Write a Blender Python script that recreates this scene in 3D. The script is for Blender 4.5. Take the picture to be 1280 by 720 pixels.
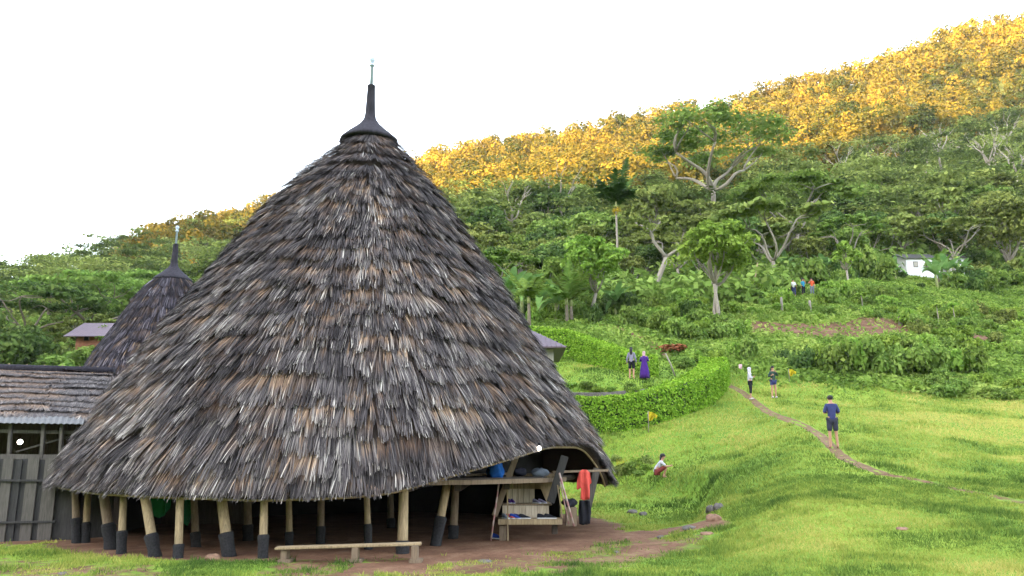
import bpy, bmesh, math, random
import numpy as np
from mathutils import Vector, Matrix
for o in list(bpy.data.objects): bpy.data.objects.remove(o, do_unlink=True)
sc = bpy.context.scene; COL = sc.collection
# ------------------------------------------------------------------ camera, sky, sun, exposure
F = 1000.0; PITCH = math.radians(12.0); CAMZ = 1.75
cd = bpy.data.cameras.new('camera'); cam = bpy.data.objects.new('camera', cd); COL.objects.link(cam)
cam.location = (0, 0, CAMZ); cam.rotation_euler = (math.radians(90) + PITCH, 0, 0)
cd.sensor_width = 36; cd.lens = 36 * F / 1280; cd.clip_start = 0.1; cd.clip_end = 6000
sc.camera = cam
SUN_EL = math.radians(9.0)
SUN_AZ = math.radians(226.0)          # compass bearing of the sun, 0 = +Y, 90 = +X : behind the camera, to its left
w = bpy.data.worlds.new('World'); sc.world = w; w.use_nodes = True
nt = w.node_tree; nt.nodes.clear()
sky = nt.nodes.new('ShaderNodeTexSky'); sky.sky_type = 'NISHITA'; sky.sun_disc = False
sky.sun_elevation = SUN_EL; sky.sun_rotation = SUN_AZ; sky.altitude = 1100; sky.air_density = 1.0
sky.dust_density = 3.0; sky.ozone_density = 1.0
bg = nt.nodes.new('ShaderNodeBackground'); bg.inputs[1].default_value = 0.15
wo = nt.nodes.new('ShaderNodeOutputWorld')
hs = nt.nodes.new('ShaderNodeHueSaturation'); hs.inputs['Saturation'].default_value = 0.45; hs.inputs['Value'].default_value = 1.0
nt.links.new(sky.outputs[0], hs.inputs['Color']); nt.links.new(hs.outputs[0], bg.inputs[0]); nt.links.new(bg.outputs[0], wo.inputs[0])
sd = bpy.data.lights.new('sun', 'SUN'); sd.energy = 2.25; sd.angle = math.radians(0.5); sd.color = (1.0, 0.70, 0.28)
sun = bpy.data.objects.new('sun', sd); COL.objects.link(sun)
SUNDIR = Vector((math.sin(SUN_AZ) * math.cos(SUN_EL), math.cos(SUN_AZ) * math.cos(SUN_EL), math.sin(SUN_EL)))  # towards the sun
sun.rotation_euler = SUNDIR.to_track_quat('Z', 'Y').to_euler(); sun.location = (0, -30, 60)
vs = sc.view_settings; vs.view_transform = 'Standard'; vs.look = 'None'; vs.gamma = 1; vs.exposure = 4.0
vs.use_curve_mapping = False
sc.cycles.max_bounces = 6; sc.cycles.diffuse_bounces = 3; sc.cycles.transmission_bounces = 3; sc.cycles.transparent_max_bounces = 6

RNG = np.random.default_rng(7); random.seed(7)
R_ = math.radians
# ------------------------------------------------------------------ pixel helpers
def at(px, py, Y):
    """world point at depth Y (metres north of the camera) seen at photograph pixel px,py"""
    t = math.atan((360 - py) / F); z = Y * math.tan(PITCH + t)
    d = Y * math.cos(PITCH) + z * math.sin(PITCH)
    return Vector(((px - 640) / F * d, Y, z + CAMZ))
def rowz(py, Y): return CAMZ + Y * math.tan(PITCH + math.atan((360 - py) / F))

# ------------------------------------------------------------------ numpy noise
_perm = np.random.default_rng(3).random((256, 256))
def vnoise(x, y):
    x = np.asarray(x, float); y = np.asarray(y, float)
    xi = np.floor(x).astype(int); yi = np.floor(y).astype(int); fx = x - xi; fy = y - yi
    fx = fx * fx * (3 - 2 * fx); fy = fy * fy * (3 - 2 * fy)
    a = _perm[xi % 256, yi % 256]; b = _perm[(xi + 1) % 256, yi % 256]
    c = _perm[xi % 256, (yi + 1) % 256]; d = _perm[(xi + 1) % 256, (yi + 1) % 256]
    return (a * (1 - fx) + b * fx) * (1 - fy) + (c * (1 - fx) + d * fx) * fy
def fbm(x, y, o=4):
    s = 0; a = .5
    for i in range(o):
        s = s + a * vnoise(x * 2 ** i + 17.3 * i, y * 2 ** i + 5.1 * i); a *= .5
    return s
def sstep(a, b, x):
    t = np.clip((x - a) / (b - a), 0, 1); return t * t * (3 - 2 * t)

# ------------------------------------------------------------------ terrain height
HUT = (-4.12, 21.7); EYE = 0
PXC = [-400, 0, 200, 440, 640, 760, 900, 1000, 1100, 1280, 1700]
YN = [8, 12, 16, 20, 24, 27, 31, 35, 38, 42]
ZN = {-400: [0, -.05, -.1, -.1, -.1, 0, 0, .1, .2, .3],
      0:    [0, -.05, -.1, -.1, -.1, 0, 0, .1, .2, .3],
      200:  [0, -.02, -.04, -.05, 0, 0, 0, .1, .3, .6],
      440:  [0, 0, 0, 0, 0, 0, .1, .4, .9, 2.2],
      640:  [0, 0, 0, .02, .05, .1, .5, 1.5, 2.5, 4.3],
      760:  [0, 0, 0, .06, .15, .35, .75, 2.1, 3.1, 5.6],
      900:  [0, .0, .12, .45, 1.0, 1.35, 1.8, 2.9, 3.6, 4.7],
      1000: [0, .15, .5, 1.0, 1.6, 2.1, 2.75, 3.5, 4.0, 4.7],
      1100: [0, .18, .52, 1.0, 1.6, 2.05, 2.7, 3.45, 3.95, 4.6],
      1280: [0, .2, .55, .95, 1.4, 1.8, 2.4, 3.2, 3.7, 4.35],
      1700: [0, .2, .55, .95, 1.4, 1.8, 2.4, 3.2, 3.7, 4.35]}
YF = [50, 58, 66, 76, 100, 140, 200, 280, 360]
RF = {-400: [585, 545, 515, 485, 460, 436, 408, 396, 400],
      0:    [578, 540, 510, 475, 452, 426, 398, 386, 392],
      200:  [570, 530, 500, 465, 434, 398, 356, 324, 317],
      440:  [480, 455, 435, 415, 385, 345, 300, 262, 238],
      640:  [455, 420, 400, 385, 352, 318, 280, 240, 206],
      760:  [450, 412, 398, 383, 350, 312, 270, 225, 190],
      900:  [452, 420, 395, 375, 345, 305, 262, 220, 168],
      1000: [455, 418, 387, 364, 340, 300, 250, 195, 136],
      1100: [462, 420, 387, 362, 335, 290, 235, 176, 112],
      1280: [475, 440, 415, 390, 345, 285, 215, 142, 60],
      1700: [475, 440, 415, 390, 330, 260, 180, 100, 0]}
YS = np.array([0.0] + YN + YF + [430, 520, 1600])
US = np.array([(p - 640) / F * .985 for p in PXC])
TAB = []
for p in PXC:
    z = [0.0] + list(ZN[p]) + [rowz(r, Y) for r, Y in zip(RF[p], YF)]
    z += [z[-1] - 25, z[-1] - 75, 0]
    TAB.append(z)
TAB = np.array(TAB)
def _pchip_slopes(x, y):
    h = np.diff(x); d = np.diff(y) / h; m = np.zeros_like(y)
    for i in range(1, len(x) - 1):
        if d[i - 1] * d[i] > 0:
            w1 = 2 * h[i] + h[i - 1]; w2 = h[i] + 2 * h[i - 1]; m[i] = (w1 + w2) / (w1 / d[i - 1] + w2 / d[i])
    m[0] = d[0]; m[-1] = d[-1]; return m
MS = np.array([_pchip_slopes(YS, t) for t in TAB])
BANK = np.array([(-20, 40), (-20, 14), (3.0, 14), (3.6, 18), (4.9, 21), (6.0, 23.3), (6.55, 25.5), (6.3, 27.6), (5.7, 29.3), (5.0, 31.2), (3.6, 32.5), (1.5, 34), (-1, 36), (-6, 40)])
def poly_sd(x, y, P):
    """signed distance to polygon, negative inside"""
    d = np.full(x.shape, 1e18); inside = np.zeros(x.shape, bool); n = len(P)
    for i in range(n):
        a = P[i]; b = P[(i + 1) % n]; ex, ey = b - a
        t = np.clip(((x - a[0]) * ex + (y - a[1]) * ey) / (ex * ex + ey * ey), 0, 1)
        d = np.minimum(d, (x - a[0] - t * ex) ** 2 + (y - a[1] - t * ey) ** 2)
        c = ((a[1] > y) != (b[1] > y)) & (x < ex * (y - a[1]) / (ey if ey else 1e-9) + a[0])
        inside ^= c
    d = np.sqrt(d); return np.where(inside, -d, d)
MTN = []                      # crest of the mountain behind the camera: filled below
def T(x, y):
    x = np.asarray(x, float); y = np.asarray(y, float)
    x, y = np.broadcast_arrays(x, y)
    Y = np.clip(y, 0, 1600); Yu = np.maximum(Y, 8)
    u = np.clip(x / Yu, US[0], US[-1])
    k = np.clip(np.searchsorted(YS, Y, side='right') - 1, 0, len(YS) - 2)
    h = YS[k + 1] - YS[k]; t = (Y - YS[k]) / h
    h00 = (1 + 2 * t) * (1 - t) ** 2; h10 = t * (1 - t) ** 2; h01 = t * t * (3 - 2 * t); h11 = t * t * (t - 1)
    c = np.clip(np.searchsorted(US, u, side='right') - 1, 0, len(US) - 2)
    s = (u - US[c]) / (US[c + 1] - US[c]); s = s * .55 + .45 * s * s * (3 - 2 * s)
    def col(ci): return h00 * TAB[ci, k] + h10 * h * MS[ci, k] + h01 * TAB[ci, k + 1] + h11 * h * MS[ci, k + 1]
    z = col(c) * (1 - s) + col(c + 1) * s
    # platform of beaten earth the hut stands on, cut into the slope
    near = (Y < 60)
    if near.any():
        sdv = np.full(x.shape, 50.0); sdv[near] = poly_sd(x[near], y[near], BANK)
        wob = (fbm(x * .9 + 40, y * .9) - .47) * 1.0
        m = 1 - sstep(-.9, .5, sdv + wob)
        z = z * (1 - m) + np.minimum(z, .03 + .62 * sstep(23.5, 31, Y) * sstep(1, 4, x)) * m
    # earth ledge in front of the hut
    far = sstep(60, 160, Y)
    z = z + far * (fbm(x / 62 + 9, y / 62 + 3, 3) - .44) * 26 * sstep(70, 260, Y) * (1 - .6 * sstep(280, 350, Y))
    z = z + (fbm(x / 3.1, y / 3.1, 3) - .44) * .10 * (1 + .04 * Y) * sstep(6, 20, Y) * (1 - .6 * sstep(10, 2, np.hypot(x - HUT[0], y - HUT[1]) - 0))
    z = z + (fbm(x * 1.6 + 3, y * 1.6, 3) - .44) * .06
    if MTN:
        # far mountain behind the camera, 700 m away along the sun's bearing
        sx, sy = math.sin(SUN_AZ), math.cos(SUN_AZ)
        al = x * sx + y * sy; la = x * (-sy) + y * sx
        H = np.interp(la, MTN[0], MTN[1])
        f = sstep(250, 700, al) - .35 * sstep(700, 1300, al)
        z = np.where(al > 250, z * (1 - sstep(250, 350, al)) + H * f, z)
    return z
def Tz(x, y): return float(T(np.array([x]), np.array([y]))[0])
def ground(px, py, ymin=8.0, ymax=420.0):
    """world point where the ray through a photograph pixel meets the terrain"""
    Y = np.geomspace(ymin, ymax, 1400)
    tt = math.tan(PITCH + math.atan((360 - py) / F))
    z = Y * tt; d = Y * math.cos(PITCH) + z * math.sin(PITCH); X = (px - 640) / F * d
    g = T(X, Y); below = np.nonzero(z + CAMZ <= g)[0]
    i = below[0] if len(below) else len(Y) - 1
    return Vector((X[i], Y[i], g[i]))
# crest so that the mountain's shadow line falls on the forest where the photograph has it
_b = []
for px, py in [(-300, 330), (0, 322), (120, 296), (205, 272), (250, 284), (290, 288), (330, 272), (450, 265), (560, 246), (640, 243), (700, 243), (770, 238), (860, 212), (930, 200), (1000, 184), (1050, 170), (1100, 148), (1200, 122), (1280, 102), (1500, 50)]:
    p = ground(px, py + float(np.interp(px, [400, 560, 640, 900, 1100, 1280], [34, 52, 60, 60, 48, 44])), 100, 372); p.z += 9; sx, sy = math.sin(SUN_AZ), math.cos(SUN_AZ)
    al = p.x * sx + p.y * sy; la = -p.x * sy + p.y * sx
    _b.append((la, p.z + (700 - al) * math.tan(SUN_EL)))
_b.sort(); _b = [(-1500, _b[0][1])] + _b + [(1500, _b[-1][1])]
MTN = [np.array([a for a, b in _b]), np.array([b for a, b in _b])]
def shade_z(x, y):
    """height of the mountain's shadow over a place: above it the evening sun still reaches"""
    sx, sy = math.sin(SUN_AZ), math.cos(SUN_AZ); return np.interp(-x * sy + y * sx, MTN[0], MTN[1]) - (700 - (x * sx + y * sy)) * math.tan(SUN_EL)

# ------------------------------------------------------------------ mesh helpers
def npmesh(name, V, Fa, attrs=None, smooth=False):
    V = np.ascontiguousarray(V, np.float32); Fa = np.ascontiguousarray(Fa, np.int32)
    me = bpy.data.meshes.new(name); n = len(V); m, k = Fa.shape
    me.vertices.add(n); me.vertices.foreach_set('co', V.ravel())
    me.loops.add(m * k); me.loops.foreach_set('vertex_index', Fa.ravel())
    me.polygons.add(m); me.polygons.foreach_set('loop_start', np.arange(m, dtype=np.int32) * k)
    if smooth: me.polygons.foreach_set('use_smooth', np.ones(m, bool))
    for an, av in (attrs or {}).items():
        a = me.attributes.new(an, 'FLOAT', 'POINT'); a.data.foreach_set('value', np.ascontiguousarray(av, np.float32))
    me.update(calc_edges=True); me.validate(); return me
def link(name, data, parent=None, mats=None):
    if mats is not None:
        for m in (mats if isinstance(mats, (list, tuple)) else [mats]): data.materials.append(m)
    o = bpy.data.objects.new(name, data); COL.objects.link(o)
    if parent is not None: o.parent = parent
    return o
def tag(o, label=None, cat=None, group=None, kind=None):
    if label: o['label'] = label
    if cat: o['category'] = cat
    if group: o['group'] = group
    if kind: o['kind'] = kind
    return o
def empty(name, loc=(0, 0, 0), rz=0, label=None, cat=None, group=None):
    o = bpy.data.objects.new(name, None); COL.objects.link(o); o.location = loc; o.rotation_euler = (0, 0, rz)
    o.empty_display_size = .2
    return tag(o, label, cat, group)
def copy_tree(o, parent=None):
    c = o.copy(); COL.objects.link(c)
    if parent is not None: c.parent = parent
    for ch in list(o.children): copy_tree(ch, c)
    return c
class MB:
    """collects boxes, bars and tubes into one mesh"""
    def __init__(s): s.v = []; s.f = []
    def add(s, vs, fs):
        b = len(s.v); s.v += [tuple(v) for v in vs]; s.f += [tuple(i + b for i in f) for f in fs]
    def box(s, c, size, rot=None):
        hx, hy, hz = [q / 2 for q in size]; c = Vector(c); pts = []
        for x, y, z in [(-1, -1, -1), (1, -1, -1), (1, 1, -1), (-1, 1, -1), (-1, -1, 1), (1, -1, 1), (1, 1, 1), (-1, 1, 1)]:
            p = Vector((x * hx, y * hy, z * hz))
            if rot is not None: p = rot @ p
            pts.append(c + p)
        s.add(pts, [(0, 3, 2, 1), (4, 5, 6, 7), (0, 1, 5, 4), (1, 2, 6, 5), (2, 3, 7, 6), (3, 0, 4, 7)])
    def bar(s, a, b, w, d=None, up=(0, -1, 0)):
        """square bar between two points; w across, d deep"""
        a = Vector(a); b = Vector(b); z = (b - a); L = z.length; z.normalize(); u = Vector(up)
        x = z.cross(u); x = x.normalized() if x.length > 1e-4 else Vector((1, 0, 0)); y = z.cross(x)
        R = Matrix((x, y, z)).transposed(); s.box((a + b) / 2, (w, d or w, L), R)
    def tube(s, pts, rad, n=8, cap=True, wob=0):
        pts = [Vector(p) for p in pts]; rad = [rad] * len(pts) if isinstance(rad, (int, float)) else rad
        vs = []; fs = []; prev = None
        for i, p in enumerate(pts):
            t = (pts[min(i + 1, len(pts) - 1)] - pts[max(i - 1, 0)]).normalized()
            if prev is None:
                x = t.cross(Vector((0, 1, 0)));  x = x if x.length > .1 else t.cross(Vector((1, 0, 0)))
            else: x = prev - t * prev.dot(t)
            x.normalize(); prev = x; y = t.cross(x)
            for k in range(n):
                a = 2 * math.pi * k / n; r = rad[i] * (1 + (random.uniform(-wob, wob) if wob else 0))
                vs.append(p + x * (math.cos(a) * r) + y * (math.sin(a) * r))
        for i in range(len(pts) - 1):
            for k in range(n):
                k2 = (k + 1) % n; fs.append((i * n + k, i * n + k2, (i + 1) * n + k2, (i + 1) * n + k))
        if cap: fs.append(tuple(range(n))[::-1]); fs.append(tuple((len(pts) - 1) * n + k for k in range(n)))
        s.add(vs, fs)
    def lathe(s, prof, n=32, c=(0, 0, 0), wob=0):
        """prof: list of (r,z) from bottom to top"""
        c = Vector(c); vs = []; fs = []
        for r, z in prof:
            for k in range(n):
                a = 2 * math.pi * k / n; rr = r * (1 + random.uniform(-wob, wob)); vs.append(c + Vector((rr * math.cos(a), rr * math.sin(a), z)))
        for i in range(len(prof) - 1):
            for k in range(n): fs.append((i * n + k, i * n + (k + 1) % n, (i + 1) * n + (k + 1) % n, (i + 1) * n + k))
        fs.append(tuple(range(n))[::-1]); fs.append(tuple((len(prof) - 1) * n + k for k in range(n)))
        s.add(vs, fs)
    def blob(s, c, size, n=10, seed=0, amp=.25):
        """rounded lumpy solid"""
        rn = random.Random(seed); ph = [rn.uniform(0, 6.28) for _ in range(6)]; c = Vector(c); m = n * 2; vs = [(c.x, c.y, c.z - size[2])]; fs = []
        for i in range(1, n):
            th = math.pi * i / n
            for k in range(m):
                a = 2 * math.pi * k / m
                q = 1 + amp * (.5 * math.sin(2 * a + ph[0] + th * 2) + .35 * math.sin(3 * a + ph[1] - 2 * th) + .3 * math.sin(5 * a + ph[2] + 3 * th))
                vs.append((c.x + size[0] * q * math.sin(th) * math.cos(a), c.y + size[1] * q * math.sin(th) * math.sin(a), c.z - size[2] * q * math.cos(th)))
        vs.append((c.x, c.y, c.z + size[2]))
        for k in range(m): fs.append((0, 1 + (k + 1) % m, 1 + k))
        for i in range(n - 2):
            for k in range(m):
                a = 1 + i * m + k; b = 1 + i * m + (k + 1) % m; fs.append((a, b, b + m, a + m))
        top = len(vs) - 1; b0 = 1 + (n - 2) * m
        for k in range(m): fs.append((b0 + k, b0 + (k + 1) % m, top))
        s.add(vs, fs)
    def build(s, name, mat, parent=None, smooth=False, bevel=0):
        me = bpy.data.meshes.new(name); me.from_pydata(s.v, [], s.f); me.update()
        if bevel:
            bm = bmesh.new(); bm.from_mesh(me)
            bmesh.ops.bevel(bm, geom=bm.edges[:], offset=bevel, segments=2, affect='EDGES', clamp_overlap=True)
            bm.to_mesh(me); bm.free()
        if smooth:
            for p in me.polygons: p.use_smooth = True
        return link(name, me, parent, mat)

# ------------------------------------------------------------------ materials
def M(name):
    m = bpy.data.materials.new(name); m.use_nodes = True; n = m.node_tree; n.nodes.clear()
    out = n.nodes.new('ShaderNodeOutputMaterial'); return m, n, out
def N(n, t, **kw):
    q = n.nodes.new(t)
    for k, v in kw.items(): setattr(q, k, v)
    return q
def ramp(n, stops, fac):
    r = n.nodes.new('ShaderNodeValToRGB'); e = r.color_ramp.elements
    while len(e) > 1: e.remove(e[-1])
    e[0].position = stops[0][0]; e[0].color = (*stops[0][1], 1)
    for p, c in stops[1:]:
        q = e.new(p); q.color = (*c, 1)
    n.links.new(fac, r.inputs[0]); return r.outputs[0]
def noise(n, scale, vec=None, detail=4, rough=.55, dist=0):
    q = n.nodes.new('ShaderNodeTexNoise'); q.inputs['Scale'].default_value = scale; q.inputs['Detail'].default_value = detail
    q.inputs['Roughness'].default_value = rough; q.inputs['Distortion'].default_value = dist
    if vec is not None: n.links.new(vec, q.inputs['Vector'])
    return q.outputs['Fac']
def mapping(n, vec, scale):
    q = n.nodes.new('ShaderNodeMapping'); q.inputs['Scale'].default_value = scale; n.links.new(vec, q.inputs['Vector']); return q.outputs[0]
def geo_pos(n): return n.nodes.new('ShaderNodeNewGeometry').outputs['Position']
def objc(n): return n.nodes.new('ShaderNodeTexCoord').outputs['Object']
def math_(n, op, a, b=None, clamp=False):
    q = n.nodes.new('ShaderNodeMath'); q.operation = op; q.use_clamp = clamp
    for i, s in enumerate((a, b)):
        if s is None: continue
        if isinstance(s, (int, float)): q.inputs[i].default_value = s
        else: n.links.new(s, q.inputs[i])
    return q.outputs[0]
def mixc(n, fac, a, b, mode='MIX'):
    q = n.nodes.new('ShaderNodeMix'); q.data_type = 'RGBA'; q.blend_type = mode
    for i, s in ((0, fac), (6, a), (7, b)):
        if isinstance(s, (int, float)): q.inputs[i].default_value = s
        elif isinstance(s, tuple): q.inputs[i].default_value = (*s, 1)
        else: n.links.new(s, q.inputs[i])
    return q.outputs[2]
def attr(n, name):
    q = n.nodes.new('ShaderNodeAttribute'); q.attribute_name = name; return q.outputs['Fac']
def bsdf(n, out, col, rough=.8, spec=.3, bump=None, bstr=.3, bdist=.02, metal=0):
    b = n.nodes.new('ShaderNodeBsdfPrincipled'); b.inputs['Roughness'].default_value = rough
    b.inputs['Specular IOR Level'].default_value = spec; b.inputs['Metallic'].default_value = metal
    if isinstance(col, tuple): b.inputs['Base Color'].default_value = (*col, 1)
    else: n.links.new(col, b.inputs['Base Color'])
    if bump is not None:
        q = n.nodes.new('ShaderNodeBump'); q.inputs['Strength'].default_value = bstr; q.inputs['Distance'].default_value = bdist
        n.links.new(bump, q.inputs['Height']); n.links.new(q.outputs[0], b.inputs['Normal'])
    n.links.new(b.outputs[0], out.inputs[0]); return b
def leafmat(name, dark, mid, light, trans=.35, objvar=.3):
    m, n, out = M(name)
    t = attr(n, 'tone'); oi = n.nodes.new('ShaderNodeObjectInfo').outputs['Random']
    t2 = math_(n, 'ADD', t, math_(n, 'MULTIPLY', math_(n, 'SUBTRACT', oi, .5), objvar))
    c = ramp(n, [(0, dark), (.5, mid), (1, light)], t2)
    hv = n.nodes.new('ShaderNodeHueSaturation'); n.links.new(c, hv.inputs['Color'])
    n.links.new(math_(n, 'ADD', .495, math_(n, 'MULTIPLY', math_(n, 'SUBTRACT', oi, .5), .03 * (objvar > 0))), hv.inputs['Hue'])
    d = n.nodes.new('ShaderNodeBsdfDiffuse'); tr = n.nodes.new('ShaderNodeBsdfTranslucent'); mx = n.nodes.new('ShaderNodeMixShader')
    n.links.new(hv.outputs[0], d.inputs[0]); n.links.new(hv.outputs[0], tr.inputs[0]); mx.inputs[0].default_value = trans
    n.links.new(d.outputs[0], mx.inputs[1]); n.links.new(tr.outputs[0], mx.inputs[2]); n.links.new(mx.outputs[0], out.inputs[0])
    return m
def plain(name, col, rough=.75, var=.25, scale=9, spec=.3, metal=0, stretch=(1, 1, 1), bump=.25):
    """colour with mottled wear, never a flat value"""
    m, n, out = M(name); v = mapping(n, objc(n), stretch); f = noise(n, scale, v, 5)
    lo = tuple(c * (1 - var) for c in col); hi = tuple(min(1, c * (1 + var)) for c in col)
    bsdf(n, out, ramp(n, [(.3, lo), (.7, hi)], f), rough, spec, f, bump, .01, metal); return m
def woodmat(name, a, b, rough=.8):
    m, n, out = M(name); v = mapping(n, objc(n), (14, 14, 1.3)); f = noise(n, 2.2, v, 6, .65, .5); g = noise(n, 1.2, objc(n), 3)
    c = ramp(n, [(.25, a), (.75, b)], math_(n, 'ADD', math_(n, 'MULTIPLY', f, .75), math_(n, 'MULTIPLY', g, .25)))
    bsdf(n, out, c, rough, .2, f, .5, .01); return m

MAT = {}
MAT['wood'] = woodmat('wood_weathered', (.075, .05, .032), (.23, .17, .115))
MAT['woodlight'] = woodmat('wood_light', (.10, .07, .04), (.40, .30, .175))
MAT['plank'] = woodmat('plank_grey', (.035, .031, .028), (.13, .115, .10))
MAT['plankdark'] = woodmat('plank_dark', (.018, .017, .018), (.06, .055, .052))
MAT['wooddark'] = woodmat('wood_dark', (.02, .016, .014), (.09, .07, .055))
MAT['wrap'] = plain('palm_fibre_black', (.016, .015, .016), .95, .5, 30)
MAT['cap'] = plain('palm_fibre_cap', (.022, .019, .026), .95, .5, 16, stretch=(1, 1, .2))
MAT['metal'] = plain('painted_metal_pole', (.33, .38, .48), .45, .12, 8, .5)
MAT['tin'] = plain('corrugated_tin', (.045, .042, .04), .6, .4, 3, .3, 0)
MAT['tinpurple'] = plain('roof_sheet_maroon', (.075, .048, .062), .55, .2, 3, .4)
MAT['plaster'] = plain('plaster_cream', (.30, .28, .24), .85, .12, 2)
MAT['white'] = plain('white_paint', (.60, .60, .61), .7, .08, 1.5)
MAT['boards'] = woodmat('boards_pale', (.22, .17, .12), (.62, .52, .40))
MAT['stone'] = plain('stone_grey', (.11, .095, .085), .9, .35, 6)
MAT['stonered'] = plain('stone_reddish', (.20, .115, .075), .9, .3, 6)
MAT['dark'] = plain('interior_shade', (.010, .009, .009), .95, .3, 4)  # near-black colour standing in for interior shade; window panes use it too
MAT['skin'] = plain('skin_tan', (.36, .19, .12), .6, .06, 6)
MAT['skindark'] = plain('skin_brown', (.30, .16, .10), .6, .06, 6)
MAT['hair'] = plain('hair_black', (.012, .010, .010), .6, .3, 30)
def cloth(name, c): 
    MAT[name] = plain('cloth_' + name, c, .9, .14, 14, .15); return MAT[name]
for k, c in dict(navy=(.035, .04, .115), charcoal=(.035, .035, .055), whitec=(.40, .38, .42), lilac=(.17, .15, .22), blackc=(.014, .014, .018), forest=(.03, .055, .045), blue=(.02, .05, .28),
                 purple=(.05, .016, .14), pink=(.42, .27, .28), maroon=(.16, .035, .03), turquoise=(.025, .20, .32), orange=(.45, .08, .03), coral=(.46, .065, .05), yellow=(.60, .48, .03),
                 green=(.01, .09, .035), greyhood=(.17, .155, .21), bluetarp=(.01, .07, .26), white2=(.48, .48, .48), grey=(.14, .16, .20)).items(): cloth(k, c)
MAT['bark'] = woodmat('bark_pale', (.12, .10, .08), (.34, .30, .245))
MAT['barkdark'] = woodmat('bark_brown', (.07, .055, .04), (.22, .18, .13))
MAT['leafbright'] = leafmat('leaf_bright', (.07, .13, .020), (.175, .285, .045), (.31, .42, .085))
MAT['leafmid'] = leafmat('leaf_mid', (.055, .105, .022), (.15, .235, .048), (.265, .35, .085))
MAT['leafolive'] = leafmat('leaf_olive', (.062, .09, .024), (.185, .235, .06), (.31, .345, .095))
MAT['leafdark'] = leafmat('leaf_dark', (.028, .058, .018), (.075, .13, .035), (.14, .20, .055))
MAT['leafhedge'] = leafmat('leaf_hedge', (.05, .12, .014), (.16, .31, .03), (.33, .48, .06), .25, 0)
MAT['leafsungold'] = leafmat('leaf_far_sungold', (.035, .048, .013), (.145, .112, .018), (.31, .20, .026), .2, 0)  # evening sun's gold is mixed into this leaf colour
MAT['leafbanana'] = leafmat('leaf_banana', (0.073, 0.169, 0.052), (0.175, 0.312, 0.091), (0.32, 0.442, 0.169), .3)
MAT['leafweed'] = leafmat('leaf_weed', (.06, .11, .022), (.165, .265, .048), (.32, .40, .095), .35, 0)
MAT['leafpalm'] = leafmat('leaf_palm', (.02, .045, .015), (.045, .09, .025), (.09, .15, .04), .2, 0)
MAT['leafred'] = leafmat('leaf_red', (.10, .06, .02), (.26, .09, .045), (.34, .18, .08), .2, 0)
MAT['leafyellow'] = leafmat('leaf_yellow', (.18, .15, .01), (.36, .26, .02), (.45, .34, .04), .2, 0)
def thatchmat(name, k=1.0, blue=1.0):
    m, n, out = M(name); t = attr(n, 'tone'); v = attr(n, 'along'); p = attr(n, 'patch')
    grey = ramp(n, [(0, (.019 * k, .016 * k, .017 * k * blue)), (.45, (.091 * k, .077 * k, .077 * k * blue)), (.8, (.24 * k, .21 * k, .188 * k * blue)), (1, (.46 * k, .42 * k, .38 * k * blue))], t)
    tan = ramp(n, [(0, (.06 * k, .036 * k, .026 * k)), (.6, (.23 * k, .15 * k, .10 * k)), (1, (.44 * k, .31 * k, .21 * k))], t)
    bsdf(n, out, mixc(n, p, grey, tan), .85, .15); return m
MAT['thatch'] = thatchmat('thatch_weathered', 1.1)
MAT['thatchbrown'] = thatchmat('thatch_brown_shed', .8, 1.0)
MAT['thatchold'] = thatchmat('thatch_old_dark', .55, 1.25)

# ground material: lawn, earth under the huts and on the track, forest floor, driven by painted attributes and noise
m, n, out = M('ground'); P = geo_pos(n)
g1 = noise(n, .22, P, 5, .6); g2 = noise(n, 2.6, P, 5, .65); g3 = noise(n, 16, P, 4, .7)
mixn = math_(n, 'ADD', math_(n, 'MULTIPLY', g1, .5), math_(n, 'ADD', math_(n, 'MULTIPLY', g2, .3), math_(n, 'MULTIPLY', g3, .2)))
grass = ramp(n, [(.34, (.06, .12, .014)), (.48, (.12, .20, .022)), (.60, (.19, .26, .03)), (.75, (.26, .29, .045))], mixn)
e2 = noise(n, 1.3, P, 6, .65); e3 = noise(n, 11, P, 5, .7)
earth = ramp(n, [(.3, (.06, .030, .018)), (.5, (.135, .07, .042)), (.72, (.25, .155, .10))], math_(n, 'ADD', math_(n, 'MULTIPLY', e2, .6), math_(n, 'MULTIPLY', e3, .4)))
dm = math_(n, 'ADD', attr(n, 'dirt'), math_(n, 'MULTIPLY', math_(n, 'SUBTRACT', math_(n, 'ADD', math_(n, 'MULTIPLY', noise(n, 3.2, P, 6, .7), .7), math_(n, 'MULTIPLY', noise(n, .9, P, 3), .3)), .5), 1.6))
mr = n.nodes.new('ShaderNodeMapRange'); mr.inputs[1].default_value = .42; mr.inputs[2].default_value = .6; n.links.new(dm, mr.inputs[0])
c = mixc(n, mr.outputs[0], grass, earth)
c = mixc(n, attr(n, 'forest'), c, (.075, .085, .026))
bsdf(n, out, c, .9, .1, math_(n, 'ADD', math_(n, 'MULTIPLY', g3, .6), math_(n, 'MULTIPLY', e3, .5)), .6, .05)
MAT['ground'] = m
m, n, out = M('footpath_earth'); P = geo_pos(n); a = noise(n, 2.1, P, 6, .7); b = noise(n, 14, P, 5, .7)
bsdf(n, out, ramp(n, [(.35, (.09, .06, .034)), (.55, (.17, .11, .066)), (.75, (.28, .195, .125))], math_(n, 'ADD', math_(n, 'MULTIPLY', a, .5), math_(n, 'MULTIPLY', b, .5))), .95, .05, b, .5, .03)
MAT['path'] = m
m, n, out = M('grass_blade'); t = attr(n, 'tone')
d = n.nodes.new('ShaderNodeBsdfDiffuse'); tr = n.nodes.new('ShaderNodeBsdfTranslucent'); mx = n.nodes.new('ShaderNodeMixShader'); mx.inputs[0].default_value = .3
c = ramp(n, [(0, (.055, .10, .024)), (.3, (.125, .19, .036)), (.6, (.25, .295, .055)), (1, (.43, .38, .11))], t)
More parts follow.
